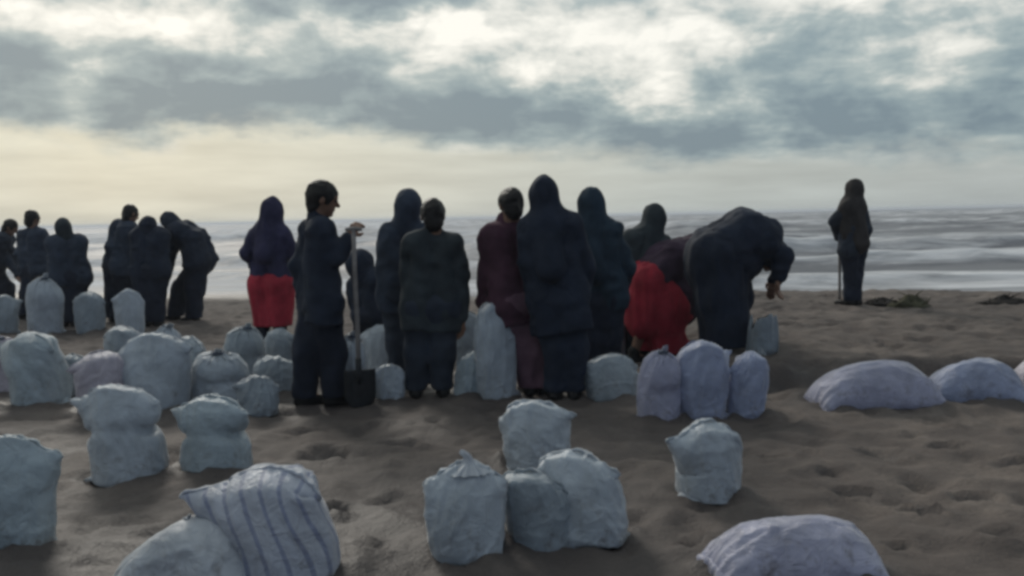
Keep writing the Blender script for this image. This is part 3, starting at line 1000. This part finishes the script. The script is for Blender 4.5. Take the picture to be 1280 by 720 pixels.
# ------------------------------------------------------------------ sack cloth: small tension-only cloth solver
def sim_sack(seed, circ, length, mode, fill=.72, nu=96, steps=150, sweeps=8, flop=(0, 0), press=1.0, tie=.80, crumple=.06):
    """a woven tube sewn at the bottom, pushed out by its sand; returns (rows, around, 3)"""
    rg = np.random.default_rng(seed)
    du = circ / nu
    nv = int(round(length / du))
    th = (np.arange(nu) + .5) * 2 * math.pi / nu
    R0 = circ / (2 * math.pi)
    P = np.zeros((nv + 1, nu, 3), dtype=np.float32)
    v = np.arange(nv + 1) / nv
    lying = mode == 'lying'
    # start: a slightly flattened tube whose ends are pressed to a line
    for j in range(nv + 1):
        e = min(1.0, j / (nv * .16)) if not lying else min(1.0, min(j, nv - j) / (nv * .18))
        top = 1.0
        if mode == 'sewn':
            top = min(1.0, (nv - j) / (nv * .30))
        e2 = min(e, top)
        a = R0 * (.95 + .55 * (1 - e2))
        b = R0 * .95 * e2 + .002
        P[j, :, 0] = a * np.cos(th)
        P[j, :, 1] = b * np.sin(th)
        P[j, :, 2] = j * du * .86
    if lying:
        z = P[..., 2].copy()
        P[..., 2] = P[..., 1] + R0 * .8
        P[..., 1] = P[..., 0]
        P[..., 0] = z - length * .43
    P += rg.normal(0, .004, P.shape).astype(np.float32)
    V = np.zeros_like(P)
    hf = fill * length * .86
    dt = 1 / 40

    def pull(A, B, L, comp):
        d = B - A
        ln = np.sqrt((d * d).sum(-1, keepdims=True)) + 1e-9
        ex = ln - L
        k = np.where(ex > 0, .5, .5 * comp)
        c = d * (k * ex / ln)
        A += c
        B -= c

    dg = du * 1.41421
    jj, ii = np.meshgrid(np.arange(nv + 1), np.arange(nu), indexing='ij')
    cu, su = np.cos(th)[None, :] * 6, np.sin(th)[None, :] * 6

    def crump(k):
        a = vnoise(cu * .9, su * .9, jj * du * 22, seed + k) + .8 * vnoise(cu * 2.1, su * 2.1, jj * du * 50, seed + k + 5)
        return (du * (1 + crumple * a))[..., None].astype(np.float32)
    Lu, Lv = crump(1), crump(2)
    for st in range(steps):
        # outward normals by differences
        tu = np.roll(P, -1, 1) - np.roll(P, 1, 1)
        tv = np.empty_like(P)
        tv[1:-1] = P[2:] - P[:-2]
        tv[0] = P[1] - P[0]
        tv[-1] = P[-1] - P[-2]
        N = np.cross(tu, tv)
        N /= np.sqrt((N * N).sum(-1, keepdims=True)) + 1e-9
        if lying:
            pr = 2.6 * press * np.ones(P.shape[:2], dtype=np.float32) * (1 + .8 * np.clip(1 - P[..., 2] / (R0 * 1.6), 0, 1))
        else:
            pr = 3.2 * press * np.clip((hf - P[..., 2]) / (hf * .35), 0, 1)
        F = N * pr[..., None]
        F[..., 2] -= 1.0 if not lying else 1.2
        if not lying:
            up = int(nv * fill * 1.05)
            F[up:, :, 0] += flop[0]
            F[up:, :, 1] += flop[1]
            if mode == 'tied':
                F[int(nv * tie) + 2:, :, 2] += 1.15
        V = V * .90 + F * dt * .6
        old = P.copy()
        P += np.clip(V * dt, -.02, .02)
        for sw in range(sweeps):
            pull(P[:, 0::2], P[:, 1::2], Lu[:, 0::2], .12)
            T = np.roll(P, -1, 1)
            A, B = T[:, 0::2], T[:, 1::2]
            pull(A, B, Lu[:, 1::2], .12)
            P = np.roll(T, 1, 1)
            m = (nv + 1) // 2 * 2
            pull(P[0:m:2], P[1:m:2], Lv[0:m:2], .12)
            m2 = nv // 2 * 2
            pull(P[1:1 + m2:2], P[2:2 + m2:2], Lv[1:1 + m2:2], .12)
            if sw % 3 == 0:
                T = np.roll(P, -1, 1)
                # shear, alternating halves
                for a0 in (0, 1):
                    rows = np.arange(a0, nv, 2)
                    A, B = P[rows], np.roll(P, -1, 1)[rows + 1]
                    d = B - A
                    ln = np.sqrt((d * d).sum(-1, keepdims=True)) + 1e-9
                    c = d * (np.where(ln > dg, .25, .05) * (ln - dg) / ln)
                    P[rows] += c
                    P[rows + 1] -= np.roll(c, 1, 1)
                # light bending along both ways
                mid = (np.roll(P, 1, 1) + np.roll(P, -1, 1)) * .5
                P += (mid - P) * .003
                P[1:-1] += ((P[2:] + P[:-2]) * .5 - P[1:-1]) * .003
            ends = [0] + ([nv] if mode in ('sewn', 'lying') else [])
            for r in ends:
                avg = (P[r] + P[r, ::-1]) * .5
                P[r] = avg
            if mode == 'sewn' and tie < .8:
                jt = int(nv * tie)
                for r in range(jt - 2, jt + 3):
                    c = P[r].mean(0)
                    d = P[r] - c
                    ln = np.sqrt((d * d).sum(-1, keepdims=True)) + 1e-9
                    P[r] = c + d / ln * np.minimum(ln, R0 * .91)
            if mode == 'tied':
                jt = int(nv * tie)
                for r in (jt, jt + 1):
                    c = P[r].mean(0)
                    d = P[r] - c
                    ln = np.sqrt((d * d).sum(-1, keepdims=True)) + 1e-9
                    P[r] = c + d / ln * np.minimum(ln, .030)
            # ground, and the body of sand that the loose top lies on
            if not lying:
                r_in = R0 * .90
                rad = np.sqrt(P[..., 0] ** 2 + P[..., 1] ** 2) + 1e-9
                zt = hf * .84 + .05 * (1 - np.minimum(rad / r_in, 1) ** 2)
                ins = (rad < r_in) & (P[..., 2] < zt) & (np.arange(nv + 1)[:, None] > nv * fill * 1.02)
                topd = zt - P[..., 2]
                side = r_in - rad
                goup = ins & (topd < side)
                goout = ins & ~(topd < side)
                P[..., 2] = np.where(goup, zt, P[..., 2])
                s_ = np.where(goout, r_in / rad, 1)
                P[..., 0] *= s_
                P[..., 1] *= s_
            P[..., 2] = np.maximum(P[..., 2], 0)
        if not lying:      # sand does not slide: keep the filled part upright
            jf = int(nv * fill * .95)
            off = P[:jf].mean(1)
            off[:, 2] = 0
            P[:jf] -= off[:, None, :] * np.linspace(.9, .35, jf)[:, None, None]
        V = (P - old) / dt
        gnd = P[..., 2] < .002
        V[gnd] *= .3
    return P


TPL = {}
for key, a in dict(dome1=(1, 1.10, .66, 'sewn', dict(fill=.78)), dome2=(5, 1.10, .62, 'sewn', dict(fill=.88, flop=(.2, -.3), crumple=.1)), dome3=(8, 1.10, .66, 'sewn', dict(fill=.80, flop=(-.1, .35), crumple=.1)),
                   boxy=(9, 1.15, .58, 'sewn', dict(fill=.93, flop=(0, .1), crumple=.1)), mushroom=(3, 1.10, .72, 'sewn', dict(fill=.70, flop=(-.16, -.16), crumple=.1)),
                   tied1=(2, 1.10, .76, 'tied', dict(fill=.78, flop=(.3, -.15), tie=.86, crumple=.1)), tied2=(12, 1.10, .74, 'tied', dict(fill=.80, flop=(-.45, -.2), tie=.88, crumple=.1)),
                   peak=(14, 1.10, .80, 'tied', dict(fill=.66, flop=(.15, -.2), tie=.93)), open=(6, 1.10, .66, 'open', dict(fill=.86, flop=(.1, -.1), crumple=.1)),
                   pinched=(31, 1.10, .78, 'sewn', dict(fill=.90, flop=(-.34, -.16), tie=.70, crumple=.1)),
                   limp=(23, 1.10, .60, 'lying', dict(press=.42, crumple=.12)),
                   lying1=(4, 1.05, .74, 'lying', dict(press=.7, crumple=.12)), lying2=(16, 1.05, .66, 'lying', dict(press=.55, crumple=.12))).items():
    TPL[key] = (sim_sack(a[0], a[1], a[2], a[3], **a[4]), a[3], a[4])


def place_sack(root, key, W_, H_, D_, mat, rot, seed, lean=(0, 0), flip=False, tie='tie', hem=True, wild=1.0):
    """fits a cloth template to width W_, height H_ (and depth D_), turns, leans and dents it"""
    P, mode, kw = TPL[key]
    P = P.astype(np.float64).copy()
    hgt = P[..., 2].max()
    body = P[(P[..., 2] > .15 * hgt)]
    if mode == 'lying':
        body = P.reshape(-1, 3)
    x0, x1 = body[:, 0].min(), body[:, 0].max()
    y0, y1 = body[:, 1].min(), body[:, 1].max()
    P[..., 0] -= (x0 + x1) / 2
    P[..., 1] -= (y0 + y1) / 2
    sx = W_ / (x1 - x0)
    P[..., 0] *= sx
    P[..., 1] *= D_ / (y1 - y0) if D_ else sx
    P[..., 2] *= H_ / hgt
    if flip:
        P[..., 0] *= -1
    f = 3.2 * wild ** .5
    nx = fbm(P[..., 0] * f + seed * 1.7, P[..., 1] * f, P[..., 2] * f, 2, seed)
    ny = fbm(P[..., 0] * f + 9 + seed, P[..., 1] * f, P[..., 2] * f, 2, seed + 4)
    hz = np.clip(P[..., 2] / H_, 0, 1)
    P[..., 0] += wild * .022 * nx * (.3 + hz) + lean[0] * hz ** 1.3
    P[..., 1] += wild * .018 * ny * (.3 + hz) + lean[1] * hz ** 1.3
    P[..., 2] += wild * .014 * ny * hz
    # creases pressed into the weave: long ones down the tube, short ones across the sag
    nr, nu = P.shape[:2]
    tu = np.roll(P, -1, 1) - np.roll(P, 1, 1)
    tv = np.gradient(P, axis=0)
    N = np.cross(tu, tv) * (-1 if flip else 1)
    N /= np.sqrt((N * N).sum(-1, keepdims=True)) + 1e-9
    q = np.arange(nu) / nu * 2 * math.pi
    cu, su = np.cos(q)[None, :], np.sin(q)[None, :]
    vv_ = np.linspace(0, 1, nr)[:, None]
    c1 = np.maximum(0, 1 - 3.2 * np.abs(vnoise(cu * 3.1 + seed, su * 3.1 + vv_ * 1.6, vv_ * 2.2 + seed, seed)))
    c2 = np.maximum(0, 1 - 3.0 * np.abs(vnoise(cu * 1.7 + vv_ * 3.3, su * 1.7 + seed, vv_ * 7.0, seed + 3)))
    c3 = fbm(cu * 4.5, su * 4.5 + seed, vv_ * 9, 3, seed + 6)
    P = P + N * (.009 * c1 * (.25 + .75 * vv_) + .006 * c2 + .0035 * c3 - .006)[..., None]
    P[..., 2] = np.maximum(P[..., 2], -.004)
    c, s_ = math.cos(rot), math.sin(rot)
    P = np.stack([P[..., 0] * c - P[..., 1] * s_, P[..., 0] * s_ + P[..., 1] * c, P[..., 2]], -1)
    nr, nu = P.shape[:2]
    a = (np.arange(nr - 1)[:, None] * nu + np.arange(nu)[None])
    b = (np.arange(nr - 1)[:, None] * nu + (np.arange(nu)[None] + 1) % nu)
    F = np.stack([a, b, b + nu, a + nu], -1).reshape(-1, 4)
    if flip:
        F = F[:, ::-1]
    th = (np.arange(nu) + .5) / nu
    UV = np.stack(np.broadcast_arrays(th[None, :], np.linspace(0, 1, nr)[:, None]), -1).reshape(-1, 2)
    o = mesh_obj('bag', P.reshape(-1, 3), F, mat, uv=UV)
    o.parent = root
    if mode == 'open':
        md = o.modifiers.new('thickness', 'SOLIDIFY')
        md.thickness = .003
        jf = int((nr - 1) * kw['fill'] * .86)
        ring = P[jf]
        cen = ring.mean(0)
        V = [cen + (p - cen) * q + A3(0, 0, .03 * (1 - q * q)) + A3(0, 0, .012 * float(fbm(p[0] * 12 * q, p[1] * 12 * q, .3, 2, seed))) for q in (.97, .75, .5, .25, .04) for p in ring]
        F = [[k * nu + i, k * nu + (i + 1) % nu, (k + 1) * nu + (i + 1) % nu, (k + 1) * nu + i] for k in range(4) for i in range(nu)] + [[4 * nu + i for i in range(nu)]]
        o = mesh_obj('sand_filling', V, F, 'sand')
        o.parent = root
    elif mode == 'tied':
        jt = int((nr - 1) * kw.get('tie', .80))
        r_ = P[jt:jt + 2].reshape(-1, 3)
        cc = r_.mean(0)
        torus(root, cc, float(np.sqrt(((r_ - cc)[:, :2] ** 2).sum(1)).max()) + .004, .007, tie)
    elif hem:
        strip = P[-3:, :nu // 2 + 1]
        V = strip.reshape(-1, 3)
        k = strip.shape[1]
        F = [[r * k + i, r * k + i + 1, (r + 1) * k + i + 1, (r + 1) * k + i] for r in range(2) for i in range(k - 1)]
        o = mesh_obj('sewn_hem', V, F, mat)
        o.parent = root
        md = o.modifiers.new('thickness', 'SOLIDIFY')
        md.thickness = .010
        md.offset = 0
    return o


def sack(label, cx, base, w, h, style='tied', col='grey', lean=(0, 0), seed=0, sup=2.5, rot=None, tie='tie', aspect=.80):
    """cx, base, w, h: where it stands and how large it is in the photograph; metres follow from the ground it stands on"""
    g = ground_at(cx, base)
    px = g[1] / FPX
    W_, H_ = w * px, h * px
    cy = g[1] + W_ * aspect * .42
    gx = g[0] * cy / g[1]
    gz = float(terrain(gx, cy)) - .012
    root = thing('sand_sack', label, 'sack', (gx, cy, gz), 'sand sacks on the beach')
    rnd = random.Random(seed * 13 + 1)
    rot = rnd.uniform(-.5, .5) if rot is None else rot
    key = {'dome': 'dome%d' % (1 + seed % 3), 'tied': 'tied%d' % (1 + seed % 2)}.get(style, style)
    place_sack(root, key, W_ * 1.02, H_, W_ * aspect, 'sack_' + col, rot, seed, lean, flip=style not in ('mushroom', 'pinched') and rnd.random() < .5, tie=tie)
    return root


def torus(root, c, r, r2, mat):
    V, F = [], []
    n, k = 28, 7
    for i in range(n):
        a = 2 * math.pi * i / n
        for j in range(k):
            b_ = 2 * math.pi * j / k
            V.append((c[0] + (r + r2 * math.cos(b_)) * math.cos(a), c[1] + (r + r2 * math.cos(b_)) * math.sin(a) * .85, c[2] + r2 * 1.5 * math.sin(b_) + .004 * math.sin(a * 3)))
            F.append([i * k + j, ((i + 1) % n) * k + j, ((i + 1) % n) * k + (j + 1) % k, i * k + (j + 1) % k])
    o = mesh_obj('tie_string', V, F, mat)
    o.parent = root


def lying_sack(label, cx, base, w, h, col='lilac', rot=0.0, seed=0, W2=.19, tilt=0.0):
    g = ground_at(cx, base)
    px = g[1] / FPX
    cy = g[1] + W2 * .85
    gx = g[0] * cy / g[1]
    root = thing('sand_sack', label, 'sack', (gx, cy, float(terrain(gx, cy)) - .012), 'sand sacks on the beach')
    place_sack(root, 'lying%d' % (1 + seed % 2), w * px * 1.04, h * px, W2 * 2, 'sack_' + col, rot, seed, flip=seed % 3 == 0)
    return root


# foreground
sack('big boxy pale sack standing alone across the sand from the striped sack', 22, 692, 112, 152, 'boxy', 'teal', seed=1, rot=.1)
sack('large grey sack with a flopped top like a mushroom, before the rosy one', 160, 606, 112, 128, 'pinched', 'grey', lean=(-.055, 0), seed=2)
sack('rounded grey sack with a pale flopped rim behind the striped sack', 268, 600, 106, 106, 'pinched', 'teal', lean=(-.02, 0), seed=3)
sack('sack standing behind the other three of the tight cluster on open sand', 673, 592, 96, 92, 'dome', 'grey', seed=4, lean=(0, 0))
sack('square shouldered sack with a knotted twist standing up at its top', 586, 708, 116, 128, 'boxy', 'grey', seed=5, rot=-.05)
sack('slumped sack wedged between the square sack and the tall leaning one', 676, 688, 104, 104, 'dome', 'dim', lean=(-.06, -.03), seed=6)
sack('sack with sloping shoulders and a trailing corner, leaning on its cluster', 742, 684, 112, 118, 'dome', 'grey', lean=(-.075, .03), seed=7)
sack('squat sack with an overhanging top standing by itself in front of the bunch of three', 876, 628, 104, 102, 'mushroom', 'grey', seed=8, sup=2.8)
lying_sack('lilac sack lying flat by itself on open sand near the squat sack', 990, 737, 226, 80, 'lilac', rot=.05, seed=9, W2=.17)
# the trio by the bowed person
sack('slim lilac sack with a pointed top, beside the red skirt in a bunch of three', 824, 530, 54, 104, 'peak', 'lilac', seed=10, lean=(.01, 0))
sack('broad tall bluish sack standing between the other two of its bunch', 881, 528, 72, 106, 'dome', 'blue', seed=11, sup=3.2)
sack('shorter bluish sack of the bunch of three, tipping outwards', 930, 524, 58, 84, 'dome', 'blue', lean=(.05, 0), seed=12)
# lying along the low bank
lying_sack('long lilac sack lying at the foot of the low sand bank', 1092, 512, 166, 60, 'lilac', rot=.12, seed=13, W2=.19)
lying_sack('shorter bluish sack lying end to end with the long lilac one', 1218, 506, 112, 57, 'blue', rot=-.15, seed=14, W2=.18, tilt=.05)
lying_sack('pale rose sack lying in line beyond the shorter bluish one', 1302, 502, 84, 58, 'rose', rot=.2, seed=15, W2=.18)
# behind the people of the middle group
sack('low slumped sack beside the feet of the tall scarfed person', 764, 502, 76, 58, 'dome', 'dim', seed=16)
sack('tall slim sack held upright by the person in maroon', 624, 502, 60, 128, 'dome', 'grey', seed=17, sup=3)
sack('low sack with a bright ridge between the coat and the tall slim sack', 586, 500, 46, 60, 'dome', 'teal', lean=(.04, 0), seed=18)
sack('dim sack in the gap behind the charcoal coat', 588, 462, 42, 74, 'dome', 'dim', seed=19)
sack('pointed sack standing at the blade of the spade', 440, 498, 46, 86, 'peak', 'grey', seed=20)
sack('fat sack behind the spade and close to the hooded jacket', 482, 470, 60, 66, 'dome', 'grey', seed=21)
sack('small sack at the feet of the hooded jacket, in front of the fat one', 488, 502, 42, 48, 'dome', 'grey', seed=22)
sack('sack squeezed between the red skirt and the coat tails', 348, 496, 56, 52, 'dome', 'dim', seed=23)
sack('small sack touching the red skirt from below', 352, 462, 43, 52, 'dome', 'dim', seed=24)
sack('pale sack beside the bent red skirt', 766, 452, 36, 72, 'open', 'pale', seed=25)
sack('sack being filled under the hands of the bowed person', 952, 444, 40, 56, 'open', 'dim', seed=26, lean=(.02, 0))
# left cluster
sack('rosy sack behind the mushroom shaped one', 128, 522, 74, 83, 'dome', 'rose', seed=27, lean=(0, 0))
sack('broad grey sack right behind the mushroom topped one, next to the rosy sack', 200, 516, 96, 103, 'dome', 'grey', seed=28)
sack('sack with a limp tip behind the pale flopped rim', 277, 508, 83, 76, 'peak', 'grey', seed=29)
sack('low sack lying close behind the pale flopped rim, next to the limp tipped one', 322, 520, 56, 50, 'dome', 'dim', seed=43)
sack('half hidden sack filling the gap between the broad grey one and the limp tipped one', 240, 492, 58, 72, 'dome', 'dim', seed=40)
sack('low dim sack tucked between the rosy one and the wide drooping one', 92, 500, 52, 58, 'dome', 'dim', seed=41)
sack('small dim round sack behind the rosy one, next to a knotted one', 158, 462, 54, 56, 'dome', 'dim', seed=30)
sack('small knotted sack peeping over the broad grey one', 210, 466, 49, 65, 'tied', 'grey', seed=31)
sack('pointed dim sack between the limp tipped one and the red skirt', 306, 476, 52, 74, 'peak', 'dim', seed=32)
sack('wide slumped greenish sack with a drooping mouth, beside the rosy one', 46, 510, 92, 96, 'mushroom', 'teal', seed=33, lean=(-.05, 0))
sack('narrow pale sack leaning on the wide drooping one', 8, 492, 40, 80, 'peak', 'rose', seed=34)
sack('peaked sack held between the bare headed and the hooded pair', 58, 420, 42, 80, 'peak', 'grey', seed=35)
sack('dull sack standing between the pair and the leaning helper', 113, 417, 44, 54, 'dome', 'dim', seed=36)
sack('upright grey sack in front of the short haired leaning helper', 163, 422, 40, 62, 'dome', 'grey', seed=37, sup=3)
sack('low dim sack at the feet of the person bent with one arm out', 10, 418, 34, 50, 'dome', 'dim', seed=38)

# the striped sack in the foreground: humped body, loose limp mouth thrown out to the left
g = ground_at(326, 742)
px = g[1] / FPX
root = thing('sand_sack', 'blue striped sack with a limp pale mouth thrown out beside it', 'sack', (g[0], g[1] + .16, float(terrain(g[0], g[1] + .16)) - .012), 'sand sacks on the beach')
place_sack(root, 'mushroom', 190 * px, 152 * px, .42, 'sack_striped', .15, 61, lean=(-.07, 0))
o = place_sack(root, 'limp', 185 * px, 100 * px, .34, 'sack_pale', .30, 62, hem=False, lean=(.05, 0), wild=2.4)
o.name = 'loose_mouth'
o.location = (-.29, -.10, .0)

# the knotted twist on the square sack
for o in bpy.data.objects:
    if o.get('label', '').startswith('square shouldered sack'):
        H_ = 128 * ground_at(586, 708)[1] / FPX
        lathe([(.01, 0, H_ * .90, .085), (.012, 0, H_ * .965, .050), (.012, 0, H_ * 1.01, .024), (.008, 0, H_ * 1.06, .017), (-.004, 0, H_ * 1.10, .018), (-.014, 0, H_ * 1.14, .006)], 'twisted_corner', 'sack_pale', o, 2, 77, .008, .12, True, 0, .7)
        break


# ------------------------------------------------------------------ wrack and scraps on the sand
def heap(name, label, cat, cx, base, w, h, mat, seed, group=None, strands=40):
    g = ground_at(cx, base)
    px = g[1] / FPX
    W_, H_ = w * px / 2, h * px
    root = thing(name, label, cat, (g[0], g[1] + W_ * .3, float(terrain(g[0], g[1] + W_ * .3)) - .015), group)
    n, k = 30, 9
    V, F = [], []
    for j in range(k):
        v = j / (k - 1)
        for i in range(n):
            a = 2 * math.pi * i / n
            r = W_ * (1 - v ** 1.6) * (1 + .35 * float(fbm(math.cos(a) * 1.4 + seed, math.sin(a) * 1.4, v * 2, 3, seed)))
            z = H_ * v ** .8 * (1 + .3 * float(fbm(math.cos(a) * 2, math.sin(a) * 2, v * 3 + seed, 2, seed + 1)))
            V.append((r * math.cos(a), r * math.sin(a) * .55, z))
    for j in range(k - 1):
        for i in range(n):
            F.append([j * n + i, j * n + (i + 1) % n, (j + 1) * n + (i + 1) % n, (j + 1) * n + i])
    F.append([(k - 1) * n + i for i in range(n)])
    o = mesh_obj('mound', V, F, mat)
    o.parent = root
    rnd = random.Random(seed)
    V, F = [], []
    for i in range(strands):
        a, q = rnd.uniform(0, 6.28), rnd.random() ** .5
        p = A3(math.cos(a) * W_ * q, math.sin(a) * W_ * q * .5, H_ * (1 - q) * .8)
        d = A3(rnd.uniform(-1, 1), rnd.uniform(-1, 1), rnd.uniform(.1, .9)) * H_ * rnd.uniform(.5, 1.1)
        v2, f2 = tube([p, p + d * .6, p + d + A3(0, 0, -.3 * H_ * rnd.random())], [.010, .007, .003], 5)
        off = len(V)
        V += v2
        F += [[x + off for x in ff] for ff in f2]
    o = mesh_obj('strands', V, F, mat)
    o.parent = root
    o['kind'] = 'stuff'
    return root


heap('weed_heap', 'low heap of dull green weed near the person with the stick', 'weed', 1140, 385, 50, 17, 'weed', 3)
heap('weed_heap', 'flat dark streak of wrack between the green heap and the lone person', 'weed', 1104, 380, 44, 9, 'debris', 4)
heap('weed_heap', 'dark heap of wrack further along the waterline than the green heap', 'weed', 1262, 381, 62, 13, 'debris', 5)

# sand pushed up round the foot of every sack, and pits where it was scooped out, both darkened with painted shade
me = beach.data
co = np.zeros(len(me.vertices) * 3, dtype=np.float32)
me.vertices.foreach_get('co', co)
co = co.reshape(-1, 3)
grid = co.reshape(GX.shape + (3,))
wet_shade_f = np.zeros(len(me.vertices), dtype=np.float32)
me.attributes['wet'].data.foreach_get('value', wet_shade_f)
wet_shade_g = wet_shade_f.reshape(GX.shape)
bpy.context.view_layer.update()


def patch(x, y, r):
    i0, i1 = np.searchsorted(xs, (x - r, x + r))
    j0, j1 = np.searchsorted(ys, (y + SHEAR * x - r * 1.3, y + SHEAR * x + r * 1.3))
    return slice(i0, i1), slice(j0, j1)


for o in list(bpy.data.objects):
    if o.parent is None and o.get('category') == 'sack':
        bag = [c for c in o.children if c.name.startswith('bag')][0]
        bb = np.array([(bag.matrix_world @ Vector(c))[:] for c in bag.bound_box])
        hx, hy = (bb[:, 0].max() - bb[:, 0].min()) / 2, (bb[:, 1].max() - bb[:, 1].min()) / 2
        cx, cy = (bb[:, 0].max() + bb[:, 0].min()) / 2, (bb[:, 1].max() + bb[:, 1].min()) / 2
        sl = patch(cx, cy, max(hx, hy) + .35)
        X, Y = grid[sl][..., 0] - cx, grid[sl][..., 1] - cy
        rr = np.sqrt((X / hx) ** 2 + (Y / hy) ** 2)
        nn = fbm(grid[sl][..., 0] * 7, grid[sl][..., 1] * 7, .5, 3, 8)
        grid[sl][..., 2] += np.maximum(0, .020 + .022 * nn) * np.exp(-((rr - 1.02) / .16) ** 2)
        wet_shade_g[sl] = np.maximum(wet_shade_g[sl], np.clip(.75 + .5 * nn, 0, 1) * np.exp(-np.maximum(0, rr - .95) ** 2 / .10))  # contact shade at the sack's foot, painted into the sand colour
for (x, y, w, h) in [(1068, 616, 44, 7), (1139, 636, 34, 7), (1160, 640, 26, 6), (1212, 620, 48, 8), (1268, 584, 40, 7), (966, 572, 34, 6), (1120, 683, 36, 5), (1255, 672, 60, 8), (1040, 590, 30, 5),
                     (866, 680, 36, 6), (1008, 655, 28, 5), (470, 690, 50, 8), (400, 570, 60, 8), (500, 560, 50, 7), (420, 640, 50, 8), (1180, 560, 40, 6), (1100, 565, 50, 6), (960, 480, 60, 9), (1000, 474, 60, 9)]:
    g = ground_at(x, y)
    r = w * g[1] / FPX / 2
    sl = patch(g[0], g[1], r * 3)
    X, Y = grid[sl][..., 0] - g[0], grid[sl][..., 1] - g[1]
    nn = fbm(grid[sl][..., 0] * 9, grid[sl][..., 1] * 9, .5, 3, 3)
    rr = np.sqrt((X / r) ** 2 + (Y / (r * .8)) ** 2) + .45 * nn
    grid[sl][..., 2] += -.045 * np.exp(-np.maximum(rr, 0) ** 3) + .018 * np.exp(-((rr - 1.4) / .35) ** 2)
    wet_shade_g[sl] = np.maximum(wet_shade_g[sl], np.exp(-np.maximum(rr, 0) ** 4))  # shade inside the pit, painted into the sand colour
me.vertices.foreach_set('co', grid.reshape(-1).astype(np.float32))
me.attributes['wet'].data.foreach_set('value', wet_shade_g.reshape(-1).astype(np.float32))
me.update()

# ------------------------------------------------------------------ spray-laden air over the beach and the surf
bm = bmesh.new()
bmesh.ops.create_cube(bm, size=1.0)
x0, x1, y0, y1, z0, z1 = -6500, 6500, -3200, 6500, -2.0, 2.6
for v in bm.verts:
    v.co = (x0 if v.co.x < 0 else x1, y0 if v.co.y < 0 else y1, z0 if v.co.z < 0 else z1)
me = bpy.data.meshes.new('haze')
bm.to_mesh(me)
bm.free()
hz_ = bpy.data.objects.new('haze', me)
C.objects.link(hz_)
hz_['kind'] = 'stuff'
hz_['label'] = 'thin pale sea spray haze over beach and water'
hm = bpy.data.materials.new('haze')
hm.use_nodes = True
hm.node_tree.nodes.clear()
pv_ = hm.node_tree.nodes.new('ShaderNodeVolumePrincipled')
pv_.inputs['Color'].default_value = (0.84, 0.89, 0.98, 1)
pv_.inputs['Density'].default_value = 0.0011
pv_.inputs['Anisotropy'].default_value = 0.25
out_ = hm.node_tree.nodes.new('ShaderNodeOutputMaterial')
hm.node_tree.links.new(pv_.outputs[0], out_.inputs['Volume'])
me.materials.append(hm)
